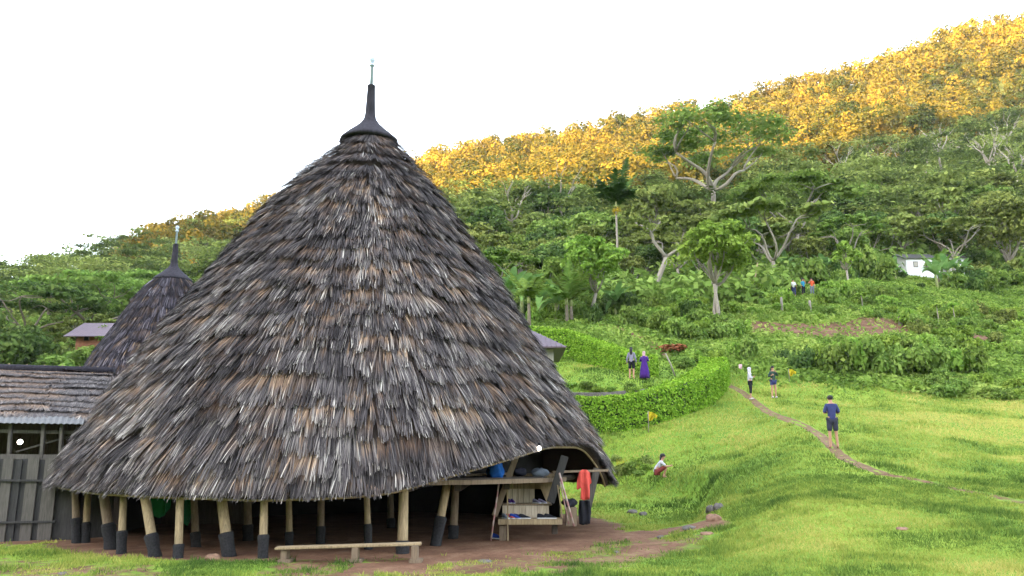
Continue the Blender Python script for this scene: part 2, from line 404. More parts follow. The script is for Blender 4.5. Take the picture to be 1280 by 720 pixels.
n.links.new(c, d.inputs[0]); n.links.new(c, tr.inputs[0]); n.links.new(d.outputs[0], mx.inputs[1]); n.links.new(tr.outputs[0], mx.inputs[2]); n.links.new(mx.outputs[0], out.inputs[0])
MAT['grass'] = m
m, n, out = M('striped_pole'); wv = n.nodes.new('ShaderNodeTexWave'); wv.bands_direction = 'Z'; wv.inputs['Scale'].default_value = 1.3; wv.inputs['Distortion'].default_value = .4
n.links.new(objc(n), wv.inputs['Vector']); bsdf(n, out, ramp(n, [(.3, (.24, .12, .11)), (.7, (.31, .235, .20))], wv.outputs['Fac']), .6, .3)
MAT['stripe'] = m
m, n, out = M('lamp_glow'); em = n.nodes.new('ShaderNodeEmission'); em.inputs[0].default_value = (1, .95, .85, 1); em.inputs[1].default_value = 3; n.links.new(em.outputs[0], out.inputs[0])
MAT['glow'] = m

# ------------------------------------------------------------------ ground sheet
def axis(lo, hi, nn, a): return a * np.sinh(np.linspace(math.asinh(lo / a), math.asinh(hi / a), nn))
gx = axis(-1500, 1500, 760, 12); gy = axis(-1500, 1500, 900, 14)
GX, GY = np.meshgrid(gx, gy); GZ = T(GX.ravel(), GY.ravel())
X = GX.ravel(); Yv = GY.ravel()
def polyline_d(x, y, P):
    d = np.full(np.shape(x), 1e9)
    for a, b in zip(P[:-1], P[1:]):
        ex, ey = b[0] - a[0], b[1] - a[1]; t = np.clip(((x - a[0]) * ex + (y - a[1]) * ey) / (ex * ex + ey * ey), 0, 1)
        d = np.minimum(d, np.hypot(x - a[0] - t * ex, y - a[1] - t * ey))
    return d
TRACK = [ground(px, py) for px, py in [(470, 712), (600, 695), (700, 684), (780, 672), (850, 660), (880, 655)]]
PATHPIX = [(893, 470), (905, 479), (925, 488), (940, 499), (958, 514), (980, 523), (1003, 531), (1020, 541), (1033, 552), (1046, 566), (1062, 577), (1085, 586), (1103, 592)]
PATH2 = [(1103, 592), (1130, 597), (1165, 604), (1200, 612), (1240, 620), (1285, 629), (1340, 640)]
PATHW = [ground(px, py) for px, py in PATHPIX]; PATHW2 = [ground(px, py) for px, py in PATH2]
SLOPEP = [ground(px, py, 45) for px, py in [(835, 446), (815, 432), (795, 420), (770, 410), (745, 407)]]
TERR = [ground(px, py, 45) for px, py in [(925, 408), (985, 412), (1050, 414), (1110, 408), (1160, 412), (1210, 420)]]
def dirtmask(x, y):
    dh = np.hypot(x - HUT[0], (y - HUT[1])); d = 1 - sstep(6.4, 7.7, dh)
    d = np.maximum(d, .95 - .95 * sstep(.15, 1.05, polyline_d(x, y, [(p.x, p.y) for p in TRACK])))
    d = np.maximum(d, .62 * (1 - sstep(1.0, 2.6, polyline_d(x, y, [(-2.5, 13.7), (0.5, 14.8), (2.5, 17.2)]))))
    d = np.maximum(d, .55 * (1 - sstep(.6, 2.0, polyline_d(x, y, [(-12, 15.5), (-8.5, 14.2), (-6, 12.8)]))))
    d = np.maximum(d, .9 * (1 - sstep(3, 5, polyline_d(x, y, [(-25, 24), (-11, 22)]))))
    d = np.maximum(d, .66 * (1 - sstep(.1, 1.4, polyline_d(x, y, [(p.x, p.y) for p in SLOPEP]))))
    d = np.maximum(d, .74 * (1 - sstep(1.2, 3.8, polyline_d(x, y, [(p.x, p.y) for p in TERR]))))
    d = np.maximum(d, .62 * (1 - sstep(.12, .6, polyline_d(x, y, [(p.x, p.y) for p in PATHW2]))))
    return d
DM = np.zeros(len(X)); nr = (Yv > 5) & (Yv < 90) & (np.abs(X) < 60); DM[nr] = dirtmask(X[nr], Yv[nr])
FM = sstep(74, 92, Yv + 10 * (vnoise(X / 9, Yv / 9) - .5))
FM = np.maximum(FM, sstep(200, 300, np.abs(X))); FM = np.maximum(FM, sstep(100, 200, -Yv)); FM = np.maximum(FM, sstep(52, 62, Yv) * (X < -8))
nx, ny = len(gx), len(gy); I = (np.arange(ny - 1)[:, None] * nx + np.arange(nx - 1)[None]).ravel()
me = npmesh('ground', np.stack([X, Yv, GZ], 1), np.stack([I, I + 1, I + nx + 1, I + nx], 1), {'dirt': DM, 'forest': FM}, True)
tag(link('ground', me, None, MAT['ground']), kind='structure')
def zmesh(x, y):
    """height of the ground sheet itself (bilinear in its grid)"""
    x = np.asarray(x, float); y = np.asarray(y, float); Z = GZ.reshape(ny, nx)
    i = np.clip(np.searchsorted(gx, x) - 1, 0, nx - 2); j = np.clip(np.searchsorted(gy, y) - 1, 0, ny - 2)
    a = (x - gx[i]) / (gx[i + 1] - gx[i]); b = (y - gy[j]) / (gy[j + 1] - gy[j])
    return (Z[j, i] * (1 - a) + Z[j, i + 1] * a) * (1 - b) + (Z[j + 1, i] * (1 - a) + Z[j + 1, i + 1] * a) * b
def zm(x, y): return float(zmesh(np.array([x]), np.array([y]))[0])
# footpath: a worn ribbon of bare earth with ragged edges
def ribbon(name, pts, w0, w1, lift=.02):
    P2 = []; 
    for a, b in zip(pts[:-1], pts[1:]):
        nseg = max(2, int((b - a).length / .15))
        for i in range(nseg): P2.append(a.lerp(b, i / nseg))
    P2.append(pts[-1]); A = np.array([(p.x, p.y) for p in P2])
    for _ in range(25): A[1:-1] = (A[:-2] + A[1:-1] * 2 + A[2:]) / 4
    tn = np.gradient(A, axis=0); tn /= np.linalg.norm(tn, axis=1)[:, None]; nn = np.stack([-tn[:, 1], tn[:, 0]], 1)
    L = len(A); wd = np.linspace(w0, w1, L); k = 9; V = []
    for j in range(k):
        s = j / (k - 1) * 2 - 1
        ed = s * wd * (1 + (abs(s) > .9) * (fbm(np.arange(L) * .35 + j * 9, np.full(L, j * 3.1)) - .45) * 1.5)
        q = A + nn * ed[:, None]; z = zmesh(q[:, 0], q[:, 1]) + lift - .02 * (1 - s * s) - .05 * (abs(s) > .99)
        V.append(np.column_stack([q, z]))
    V = np.concatenate(V); I = (np.arange(k - 1)[:, None] * L + np.arange(L - 1)[None]).ravel()
    return link(name, npmesh(name, V, np.stack([I, I + 1, I + L + 1, I + L], 1), None, True), None, MAT['path'])
tag(ribbon('footpath', PATHW, .28, .24), kind='structure')

# ------------------------------------------------------------------ foliage helpers
def quads(C, Nn, size, rng, jit=.6, asp=1.6):
    """leaf-shaped quads at centres C, facing roughly Nn"""
    n = len(C); Nn = Nn + rng.normal(0, jit, (n, 3)); Nn /= np.linalg.norm(Nn, axis=1)[:, None] + 1e-9
    a = rng.normal(size=(n, 3)); u = np.cross(Nn, a); u /= np.linalg.norm(u, axis=1)[:, None] + 1e-9; v = np.cross(Nn, u)
    s = (np.asarray(size) * rng.uniform(.6, 1.35, n))[:, None]
    V = np.stack([C - u * s * asp * .5, C + v * s * .5 - u * s * .05, C + u * s * asp * .5, C - v * s * .5 + u * s * .05], 1).reshape(-1, 3)
    return V, np.arange(n * 4).reshape(n, 4)
def clumps(centres, radii, per, size, rng, flat=1.0, shell=.55, jit=.55, updown=.25):
    """leaf quads on and in ellipsoid clumps; returns verts, faces, tone"""
    C = []; Nn = []; tn = []
    for c, r, k in zip(centres, radii, per):
        d = rng.normal(size=(k, 3)); d /= np.linalg.norm(d, axis=1)[:, None]
        d[:, 2] = np.where((d[:, 2] < -.2) & (rng.random(k) < .6), -d[:, 2], d[:, 2])
        rr = rng.uniform(shell, 1.05, k) ** .8
        q = d * rr[:, None] * np.array([r, r, r * flat]); C.append(q + c)
        nn = d / np.array([1, 1, max(flat, .2)]); nn /= np.linalg.norm(nn, axis=1)[:, None]; Nn.append(nn + np.array([0, 0, updown]))
        tn.append(np.clip(rng.normal(.5, .16, k) + rng.normal(0, .13), 0, 1))
    C = np.concatenate(C); Nn = np.concatenate(Nn); tn = np.concatenate(tn)
    V, Fq = quads(C, Nn, size, rng, jit); return V, Fq, np.repeat(tn, 4)
def leafmesh(name, V, Fq, tone): return npmesh(name, V, Fq, {'tone': tone})

def limb(mb, a, b, r0, r1, rng, k=6, bend=.12, n=7):
    a = np.array(a, float); b = np.array(b, float); L = np.linalg.norm(b - a); pts = []; off = rng.normal(0, bend * L, 3); off2 = rng.normal(0, bend * L * .5, 3)
    for i in range(k + 1):
        t = i / k; pts.append(tuple(a + (b - a) * t + off * math.sin(math.pi * t) + off2 * math.sin(2 * math.pi * t)))
    mb.tube(pts, [r0 + (r1 - r0) * (i / k) for i in range(k + 1)], n); return pts

def tree_broad(seed, H=8, W=7, leaf=.34, nc=34, per=90, bare=.35, trunks=1, mat='leafmid', bark='bark', flat=.8):
    rng = np.random.default_rng(seed); random.seed(seed); mb = MB(); cs = []; rs = []
    zc = H * (1 - (1 - bare) / 2); hz = H * (1 - bare) / 2
    forks = []
    for t in range(trunks):
        base = (rng.normal(0, .12) * (t > 0), rng.normal(0, .12) * (t > 0), -.4)
        top = (rng.normal(0, W * .05), rng.normal(0, W * .05), H * (bare + .02))
        r = H * .022 * (1 if trunks == 1 else .75)
        mb.tube([(base[0], base[1], base[2]), (base[0] * 1.05, base[1], .25), tuple((np.array(base) + top) / 2 + rng.normal(0, .02 * H, 3) * [1, 1, 0]), top], [r * 1.7, r * 1.15, r, r * .8], 8)
        forks.append(top)
    for i in range(nc):
        d = rng.normal(size=3); d /= np.linalg.norm(d); d[2] = abs(d[2]) * (1 if rng.random() < .75 else -.55)
        rr = rng.uniform(.5, .92); c = np.array([d[0] * W / 2 * rr, d[1] * W / 2 * rr, zc + d[2] * hz * rr])
        cs.append(c); rs.append(W * rng.uniform(.10, .19))
        if i < 13:
            f = forks[i % len(forks)]; limb(mb, f, c, H * .011, H * .003, rng, 5, .08, 5)
    V, Fq, tn = clumps(cs, rs, [per] * nc, leaf, rng, flat)
    return mb, (V, Fq, tn), MAT[mat], MAT[bark]
def tree_umbrella(seed, H=14, W=18, leaf=.5, pads=22, per=110, fork=.35, mat='leafolive', bark='bark', lean=0, drop=.2):
    rng = np.random.default_rng(seed); random.seed(seed); mb = MB(); cs = []; rs = []
    top = np.array([lean * H + rng.normal(0, .02 * H), rng.normal(0, .02 * H), H * fork])
    mb.tube([(0, 0, -.6), (0, 0, .3), tuple(top * .5 + rng.normal(0, .02 * H, 3) * [1, 1, 0]), tuple(top)], [H * .034, H * .024, H * .020, H * .017], 8)
    nl = rng.integers(4, 6); tips = []
    for i in range(nl):
        a = 2 * math.pi * (i + rng.uniform(-.3, .3)) / nl; rr = W * rng.uniform(.16, .3)
        mid = np.array([top[0] * .6 + math.cos(a) * rr, math.sin(a) * rr * .9, H * rng.uniform(.68, .82)])
        limb(mb, top, mid, H * .0145, H * .008, rng, 6, .07, 6)
        for j in range(3):
            b = a + rng.uniform(-.8, .8); r2 = W * rng.uniform(.3, .46)
            tip = np.array([math.cos(b) * r2, math.sin(b) * r2, H * (.97 - drop * (r2 / W) ** 2 * 4 + rng.uniform(-.05, .05))])
            limb(mb, mid, tip - [0, 0, .3], H * .0075, H * .002, rng, 5, .07, 5); tips.append(tip)
    for i in range(pads):
        if i < len(tips): c = tips[i]
        else:
            b = rng.uniform(0, 6.283); r2 = W * math.sqrt(rng.random()) * .46
            c = np.array([math.cos(b) * r2, math.sin(b) * r2, H * (1.0 - drop * (r2 / W) ** 2 * 4 + rng.uniform(-.07, .03))])
        cs.append(c); rs.append(W * rng.uniform(.07, .145))
    V, Fq, tn = clumps(cs, rs, [per] * pads, leaf, rng, .22, .2, .35, .6)
    return mb, (V, Fq, tn), MAT[mat], MAT[bark]
def make_tree(name, spec, loc, label, cat='tree', group=None, rz=0, sc_=1.0, crown='crown'):
    mb, (V, Fq, tn), lm, bm_ = spec
    root = empty(name, loc, rz, label, cat, group); root.scale = (sc_,) * 3
    mb.build('trunk', bm_, root, True); link(crown, leafmesh(crown, V, Fq, tn), root, lm); return root

# ------------------------------------------------------------------ hut roof profile from its silhouette
LSIL = [(432, 176), (400, 200), (372, 221), (338, 250), (299, 294), (277, 320), (252, 350), (229, 374), (205, 400), (182, 428), (166, 447), (132, 490), (105, 530), (78, 566), (53, 600)]
RSIL = [(499, 180), (530, 219), (558, 252), (580, 288), (600, 320), (622, 349), (644, 382), (663, 413), (695, 465), (719, 502), (742, 536), (760, 568), (771, 597)]
def silprof(sil, c, zs):
    r = np.full(len(zs), 1e9)
    for px, py in sil:
        el = math.tan(PITCH + math.atan((360 - py) / F)); dd = math.cos(PITCH) + el * math.sin(PITCH); a = (px - 640) / F * dd
        d = np.array([a, 1.0]); 
        Y = (zs - CAMZ) / el if abs(el) > 1e-3 else np.full(len(zs), 1e6)
        dist = np.hypot(a * Y - c[0], Y - c[1]); dist = np.where(Y > 0, dist, 1e9)
        # tangent distance where the ray is nearly level: nearest approach
        Yc = (a * c[0] + c[1]) / (a * a + 1); dmin = math.hypot(a * Yc - c[0], Yc - c[1]); zc = CAMZ + Yc * el
        dist = np.where(np.abs(zs - zc) < .03, np.minimum(dist, dmin), dist)
        r = np.minimum(r, dist)
    return r
ZT = CAMZ + 9.02; ZE = 1.0
ZS = np.linspace(ZE - .3, ZT, 60)
def ringprof(sil, c):
    """radius whose circle, at each height, just reaches the silhouette"""
    zs = []; rs = []
    for px, py in sil:
        el = math.tan(PITCH + math.atan((360 - py) / F)); dd = math.cos(PITCH) + el * math.sin(PITCH); a = (px - 640) / F * dd
        Yc = (a * c[0] + c[1]) / (a * a + 1); zs.append(CAMZ + Yc * el); rs.append(math.hypot(a * Yc - c[0], Yc - c[1]))
    o = np.argsort(zs); return np.interp(ZS, np.array(zs)[o], np.array(rs)[o])
RL = ringprof(LSIL, HUT) ; RR = ringprof(RSIL, HUT)
for A in (RL, RR):
    for _ in range(4): A[1:-1] = (A[:-2] + A[1:-1] * 2 + A[2:]) / 4
print('PROFILE L', np.round(RL[::6], 2), 'R', np.round(RR[::6], 2))
def rprof(th, z):
    """th = 0 towards the camera, +pi/2 to its right"""
    l = np.interp(z, ZS, RL); r = np.interp(z, ZS, RR); s = .5 + .5 * np.sin(th)
    return np.maximum(l * (1 - s) + r * s - .19 - .05 * sstep(ZT - 3, ZT, z), .3)
def hutpt(th, z, extra=0, c=HUT, prof=rprof):
    r = prof(th, z) + extra; return np.stack([c[0] + r * np.sin(th), c[1] - r * np.cos(th), z], -1)
def project(p):
    x, y, z = p[..., 0], p[..., 1], p[..., 2] - CAMZ; d = y * math.cos(PITCH) + z * math.sin(PITCH)
    return 640 + F * x / d, 360 - F * (-y * math.sin(PITCH) + z * math.cos(PITCH)) / d
EAVEROW = ([-200, 52, 120, 200, 330, 440, 490, 520, 560, 600, 640, 690, 725, 750, 764, 771, 900], [607, 607, 618, 622, 626, 622, 617, 609, 597, 586, 574, 559, 559, 570, 585, 602, 604])
def eave_solve():
    th = np.linspace(-math.pi, math.pi, 361); z = np.full(361, ZE)
    front = (th > -1.45) & (th < 1.20)
    for _ in range(30):
        p = hutpt(th, z); px, py = project(p); tgt = np.interp(px, *EAVEROW)
        d = (py - tgt) * (p[:, 1] / F) * .7; z = np.where(front, np.clip(z + d, .7, 2.6), z)
    z = np.where(front, z, np.nan); ok = ~np.isnan(z)
    zi = np.interp(th, np.concatenate([[-math.pi, -1.62], th[ok], [1.40, math.pi]]), np.concatenate([[ZE, ZE], z[ok], [ZE + .05, ZE]]))
    for _ in range(3): zi[1:-1] = (zi[:-2] + zi[1:-1] * 2 + zi[2:]) / 4
    return th, zi
ETH, EZ = eave_solve()
print('EAVE', np.round(EZ[90:300:10], 2))
def eavez(th): return np.interp((th + math.pi) % (2 * math.pi) - math.pi, ETH, EZ)

def blades(P, D, S, Nn, L, W, l0, l1, tone, patch, rng, yaw=.12, yb=0):
    """thatch reeds: root P, going down D, sideways S, normal Nn; returns verts, faces, attrs"""
    n = len(P); y = (rng.normal(0, yaw, n) + yb)[:, None]; D2 = D * np.cos(y) + S * np.sin(y); S2 = S * np.cos(y) - D * np.sin(y)
    vs = []; al = []
    for t, wf in ((0, 1.0), (.60, 1.0), (.76, .95), (1.0, .5)):
        lift = l0 + (l1 - l0) * t + .02 * math.sin(t * 3)
        c = P + D2 * (L * t)[:, None] + Nn * lift[:, None]
        tw = rng.normal(0, .25, n)[:, None] * Nn
        for sgn in (-1, 1): vs.append(c + (S2 + tw) * (sgn * W * wf * .5)[:, None]); al.append(np.full(n, t))
    V = np.stack(vs, 1).reshape(-1, 3); b = np.arange(n) * 8
    Fq = np.concatenate([np.stack([b + i, b + 1 + i, b + 3 + i, b + 2 + i], 1) for i in (0, 2, 4)])
    A = np.stack(al, 1).reshape(-1); tt = np.repeat(tone, 8); pp = np.repeat(patch, 8)
    # the exposed upper part of each course is the tan, less weathered one
    pp = np.clip(pp * np.clip((.80 - A) / .14, 0, 1) * 1.3, 0, 1); return V, Fq, {'tone': tt, 'along': A, 'patch': pp}
def cone_thatch(c, prof, zeave, ztop, step, spacing, rng, W=.045, dark_top=.24, seed=0, thick=.17):
    out = []; nz = 400; slope_s = None
    th0 = np.linspace(-math.pi, math.pi, 9)[:-1]
    # arc length down the slope at the front
    z = np.linspace(ztop, .6, nz); r = prof(np.zeros(nz), z); ds = np.hypot(np.diff(r), np.diff(z)); s = np.concatenate([[0], np.cumsum(ds)])
    tot = s[-1]; k = 0; si = step * .4
    while si < tot + step:
        zi = np.interp(si, s, z); ri = float(prof(np.array([0.0]), np.array([zi]))[0]); nb = int(2 * math.pi * ri / spacing) + 20
        th = np.sort(rng.uniform(-math.pi, math.pi, nb))
        # course line wanders, tufts hang unevenly
        wav = (vnoise(th * ri * .55 + 31 * k, np.full(nb, k * 7.7)) - .5) * step * .8
        tuft = (vnoise(th * ri * 2.6 + 11 * k, np.full(nb, k * 3.3)) - .5)
        bf = th * ri / .21 + .9 * vnoise(th * ri * 2, np.full(nb, k * 2.9)); bid = np.floor(bf).astype(int); bf = np.abs(bf - bid - .5); bid -= bid.min(); rb = rng.random((bid.max() + 1, 5))[bid]
        fine = (vnoise(th * ri * 9 + 5 * k, np.full(nb, k * 1.3)) - .5)
        ez = zeave(th); smax = np.interp(-ez, -z, s)
        L = np.full(nb, step * 2.2) + rng.normal(0, step * .08, nb) + fine * step * .18
        tip = si + wav + tuft * step * .35 + (rb[:, 0] - .5) * step * .42 - bf ** 1.5 * step * 1.3 + L * .5
        over = tip + .0 > smax
        ss = tip - L; keep = ss < smax - step * .25
        L = np.where(over, np.maximum(smax - ss + rng.normal(0, .035, nb) + tuft * .08, .1), L)
        ss = np.clip(ss, 0.02, None)
        za = np.interp(ss, s, z); zb = np.interp(ss + L, s, z); a = hutpt(th, za, 0, c, prof); b = hutpt(th, np.minimum(zb, za - .01), 0, c, prof)
        D = b - a; D /= np.linalg.norm(D, axis=1)[:, None]; S = np.stack([np.cos(th), np.sin(th), 0 * th], 1)
        Nn = np.cross(D, S); Nn *= np.sign(Nn[:, 0] * np.sin(th) - Nn[:, 1] * np.cos(th))[:, None]
        heightf = (za - 1) / (ztop - 1)
        cl = vnoise(th * ri * 1.3 + 3 * k, np.full(nb, k * 2.1)) - .5; big = fbm(th * 4 + 3, za * .7 + 8) - .45
        tone = .36 + rng.normal(0, .19, nb) + cl * .28 + big * .5 + fine * .35 - dark_top * heightf ** 1.2 + (rb[:, 2] - .5) * .32 + .36 * (rng.random(nb) < .10) - .12 * bf
        tone = np.clip(tone, 0.02, 1)
        patch = sstep(.42, .64, fbm(th * 6 + 50 + seed, za * 1.6 + 9) + .25 * cl + rng.normal(0, .06, nb) - .06 * heightf + .06) 
        patch = patch * (rb[:, 3] < .62); patch = np.maximum(patch * .9, .35 * (vnoise(th * ri * 3 + 5, np.full(nb, k * 5.5)) > .66))
        l1 = np.full(nb, thick) * (1 + rng.normal(0, .14, nb) + tuft * .6)
        w = W * rng.uniform(.6, 1.4, nb) * (.55 + .45 * min(1, ri / 3))
        q = keep
        out.append(blades(a[q], D[q], S[q], Nn[q], L[q], w[q], np.full(q.sum(), .0) - .02, l1[q] * (.8 + .5 * rb[q, 4]), tone[q], patch[q], rng, .055, (rb[q, 1] - .5) * .26))
        si += step * (1 + rng.uniform(-.1, .1)); k += 1
    base = 0; Vs = []; Fs = []; at_ = {'tone': [], 'along': [], 'patch': []}
    for V, Fq, A in out:
        Vs.append(V); Fs.append(Fq + base); base += len(V)
        for kk in at_: at_[kk].append(A[kk])
    # solid under-surface, inner and outer skin
    nth = 180; nzz = 46; th = np.linspace(-math.pi, math.pi, nth + 1)[:-1]; ez = zeave(th); rows = []
    for sgn in (0, 1):
        for j in range(nzz):
            f = j / (nzz - 1); jj = f if sgn == 0 else 1 - f
            zz = ztop + (ez + .02 - ztop) * jj; rows.append(hutpt(th, zz, -.015 if sgn == 0 else -.13, c, prof))
    G = np.concatenate(rows); I = []
    for j in range(len(rows) - 1):
        a = j * nth + np.arange(nth); b = j * nth + (np.arange(nth) + 1) % nth; I.append(np.stack([a, b, b + nth, a + nth], 1))
    Fs.append(np.concatenate(I) + base); Vs.append(G)
    at_['tone'].append(np.full(len(G), .12)); at_['along'].append(np.full(len(G), .9)); at_['patch'].append(np.full(len(G), .3))
    return npmesh('roof', np.concatenate(Vs), np.concatenate(Fs), {kk: np.concatenate(v) for kk, v in at_.items()})

# ------------------------------------------------------------------ the large hut
hut = empty('thatched_hut', (0, 0, 0), 0, 'large cone-shaped hut with shaggy grey thatch reaching almost to the ground, standing on short posts', 'hut')
link('roof', cone_thatch(HUT, rprof, eavez, ZT, .34, .0078, np.random.default_rng(11), .0165), hut, MAT['thatch'])
def cap_and_pole(c, zb, k, parent, lean=0, pr=.82):
    """black fibre cap with rolled rim, neck and metal finial; k = scale"""
    b = MB(); prof = [(pr * .94, -.10), (pr * 1.01, -.07), (pr * 1.0, -.01), (pr * .90, .07), (pr * .73, .20), (pr * .54, .34), (pr * .34, .50), (pr * .215, .66), (pr * .175, .85), (pr * .155, 1.25), (pr * .135, 1.66), (pr * .145, 1.68), (pr * .135, 1.72), (.03, 1.73)]
    b.lathe([(r, z * k) for r, z in prof], 40, (c[0], c[1], zb), .02); b.build('roof_cap', MAT['cap'], parent, True)
    p = MB(); z0 = 1.70
    p.lathe([(.05, z0), (.045, z0 + .62), (.075, z0 + .63), (.08, z0 + .68), (.045, z0 + .70), (.045, z0 + .74), (.075, z0 + .78), (.085, z0 + .84), (.06, z0 + .90), (.01, z0 + .92)], 16, (0, 0, 0))
    o = p.build('finial', MAT['metal'], parent, True); o.location = (c[0], c[1], zb); o.scale = (k,) * 3; return o
cap_and_pole(HUT, ZT - .06, 1.0, hut, 0, .83)
# eave rim: bound bamboo edge following the cut of the thatch
b = MB(); th = np.linspace(-1.15, 1.5, 120)
pts = hutpt(th, eavez(th) + .0, -.10); b.tube([tuple(p) for p in pts], .026, 6); b.build('eave_rim', MAT['woodlight'], hut, True)
# raised floor and its joists
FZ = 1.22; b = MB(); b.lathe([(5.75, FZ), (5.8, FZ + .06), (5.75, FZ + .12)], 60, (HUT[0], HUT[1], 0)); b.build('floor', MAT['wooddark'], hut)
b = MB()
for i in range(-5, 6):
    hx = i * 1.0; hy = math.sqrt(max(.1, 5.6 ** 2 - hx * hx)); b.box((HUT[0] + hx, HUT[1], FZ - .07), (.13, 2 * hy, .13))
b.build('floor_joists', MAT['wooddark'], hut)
b = MB(); th = np.linspace(-.2, 1.1, 16)
for i in range(len(th) - 1):
    p = [Vector((HUT[0] + 5.95 * math.sin(t), HUT[1] - 5.95 * math.cos(t), FZ + .05)) for t in (th[i], th[i + 1])]
    b.bar(p[0], p[1], .16, .09, (0, 0, 1))
b.build('rim_beam', MAT['wood'], hut)
# inner wall of boards on the floor (interior shade put into its near-black colour) and the boarded back under the floor with its open slots
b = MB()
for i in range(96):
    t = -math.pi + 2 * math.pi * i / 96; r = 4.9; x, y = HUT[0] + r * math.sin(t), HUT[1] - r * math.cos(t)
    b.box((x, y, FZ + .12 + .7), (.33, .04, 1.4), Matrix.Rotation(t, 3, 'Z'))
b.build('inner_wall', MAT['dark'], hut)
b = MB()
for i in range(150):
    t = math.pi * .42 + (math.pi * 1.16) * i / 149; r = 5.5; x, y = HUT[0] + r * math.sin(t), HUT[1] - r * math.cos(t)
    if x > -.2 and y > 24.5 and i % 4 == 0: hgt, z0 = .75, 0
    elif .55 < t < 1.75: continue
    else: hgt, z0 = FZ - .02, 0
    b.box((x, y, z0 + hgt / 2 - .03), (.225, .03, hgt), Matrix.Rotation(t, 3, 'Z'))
b.build('underfloor_boards', MAT['dark'], hut)  # same near-black: shade under the floor is put into the board colour
# posts: pale timber above, black palm-fibre wrap below
POSTS = [(92, 97, 679, 650, 9, 1), (110, 107, 679, 654, 8, 0), (124, 141, 687, 657, 12, 1), (154, 152, 692, 664, 9, 0), (174, 196, 696, 668, 12, 0), (225, 223, 698, 678, 10, 0), (240, 246, 684, 664, 9, 1), (271, 288, 696, 667, 13, 0),
         (308, 311, 676, 656, 10, 2), (330, 329, 698, 669, 10, 0), (360, 362, 684, 664, 8, 0), (401, 401, 680, 658, 9, 1), (457, 461, 687, 657, 8, 0), (487, 489, 660, 648, 8, 2), (505, 503, 692, 675, 13, 0),
         (563, 543, 682, 651, 11, 0), (571, 566, 673, 657, 10, 1)]
for (tx, bx, by, wy, wpx, k) in POSTS:
    g = ground(bx, by); Y = g.y; top = at(tx, 604 if tx < 480 else 596, Y + .25); top.z += .25; g.z = zm(g.x, g.y) - .12
    W_ = wpx * Y / F * .5; mid = at(bx + (tx - bx) * (by - wy) / (by - 618), wy, Y)
    ax = (top - g); pts = [g + ax * t for t in (0, .3, .6, 1)]
    b = MB(); b.tube(pts, [W_ * 1.0, W_ * .98, W_ * .92, W_ * .88], 12, True, .04)
    po = b.build('post', MAT['woodlight'] if k == 0 else MAT['wood'], hut, True)
    t = (wy - by) / (604 - by); t = min(.75, t); b = MB()
    b.tube([g + ax * (t * q) for q in (0, .25, .5, .75, .93, 1.0)], [W_ * 1.22, W_ * 1.3, W_ * 1.22, W_ * 1.3, W_ * 1.4, W_ * 1.25], 12, True, .07)
    b.build('wrap', MAT['wrap'], po, True)
# entrance porch under the raised eave
def pbar(x0, y0, x1, y1, Y0, w, mat, name, Y1=None, d=None, parent=hut):
    b = MB(); b.bar(at(x0, y0, Y0), at(x1, y1, Y1 or Y0), w, d); return b.build(name, mat, parent, False, .006)
def pbox(px0, py0, px1, py1, Y, depth, mat, name, parent=hut, bev=.008):
    a = at(px0, py1, Y); c = at(px1, py0, Y); b = MB(); b.box(((a.x + c.x) / 2, Y + depth / 2, (a.z + c.z) / 2), (abs(c.x - a.x), depth, abs(c.z - a.z))); return b.build(name, mat, parent, False, bev)
PY = 18.0
pbox(622.5, 649, 703, 656, PY - .1, .5, MAT['woodlight'], 'entrance_seat')
pbox(624, 657, 633, 676, PY, .2, MAT['wood'], 'seat_block')
pbox(690, 657, 697, 668, PY + .15, .2, MAT['wooddark'], 'seat_block')
b = MB()
for i in range(8): 
    a = at(628 + i * 7.3, 648, PY + .42); c = at(628 + i * 7.3 + 7.0, 632, PY + .42); b.box(((a.x + c.x) / 2, PY + .44 + .01 * (i % 2), (a.z + c.z) / 2), (c.x - a.x, .03, c.z - a.z))
b.build('lower_boards', MAT['boards'], hut)
pbox(628, 629.5, 690, 632, PY + .42, .36, MAT['wood'], 'step_shelf')
b = MB()
for i in range(5):
    a = at(634 + i * 6.9, 629, PY + .80); c = at(634 + i * 6.9 + 6.5, 611, PY + .80); b.box(((a.x + c.x) / 2, PY + .82 + .01 * (i % 2), (a.z + c.z) / 2), (c.x - a.x, .03, c.z - a.z))
b.build('upper_boards', MAT['boards'], hut)
b = MB()
for i in range(9):
    a = at(632 + i * 7.6, 611.5, PY + .9); c = at(632 + i * 7.6 + 7.2, 592, PY + .9); b.box(((a.x + c.x) / 2, PY + .92 + .01 * (i % 2), (a.z + c.z) / 2), (c.x - a.x, .03, c.z - a.z))
b.build('door_boards', MAT['woodlight'], hut)
b = MB()
A_ = [at(672, 596, PY + .7), at(698, 594, PY + .7), at(689, 628, PY + .7), at(684, 630, PY + .7)]
vs_ = [tuple(p) for p in A_] + [(p.x, p.y + .06, p.z) for p in A_]; b.add(vs_, [(0, 1, 2, 3)[::-1], (4, 5, 6, 7), (0, 1, 5, 4), (1, 2, 6, 5), (2, 3, 7, 6), (3, 0, 4, 7)]); b.build('gusset_board', MAT['woodlight'], hut)
pbar(647, 566, 618, 645, PY + .1, .13, MAT['wood'], 'strut', None, .1)
pbar(706, 570, 688, 628, PY + .25, .17, MAT['plankdark'], 'strut', None, .12)
pbar(672, 598, 686, 631, PY + .6, .05, MAT['woodlight'], 'brace')
pbar(634, 598, 635, 676, PY - .15, .03, MAT['woodlight'], 'brace')
pbar(697, 606, 703, 648, PY + .0, .028, MAT['woodlight'], 'brace')
pbar(746, 585, 730, 655, 19.6, .16, MAT['plank'], 'strut', None, .14)
pbox(708, 634, 721, 658, PY + .1, .3, MAT['wood'], 'mounting_block')
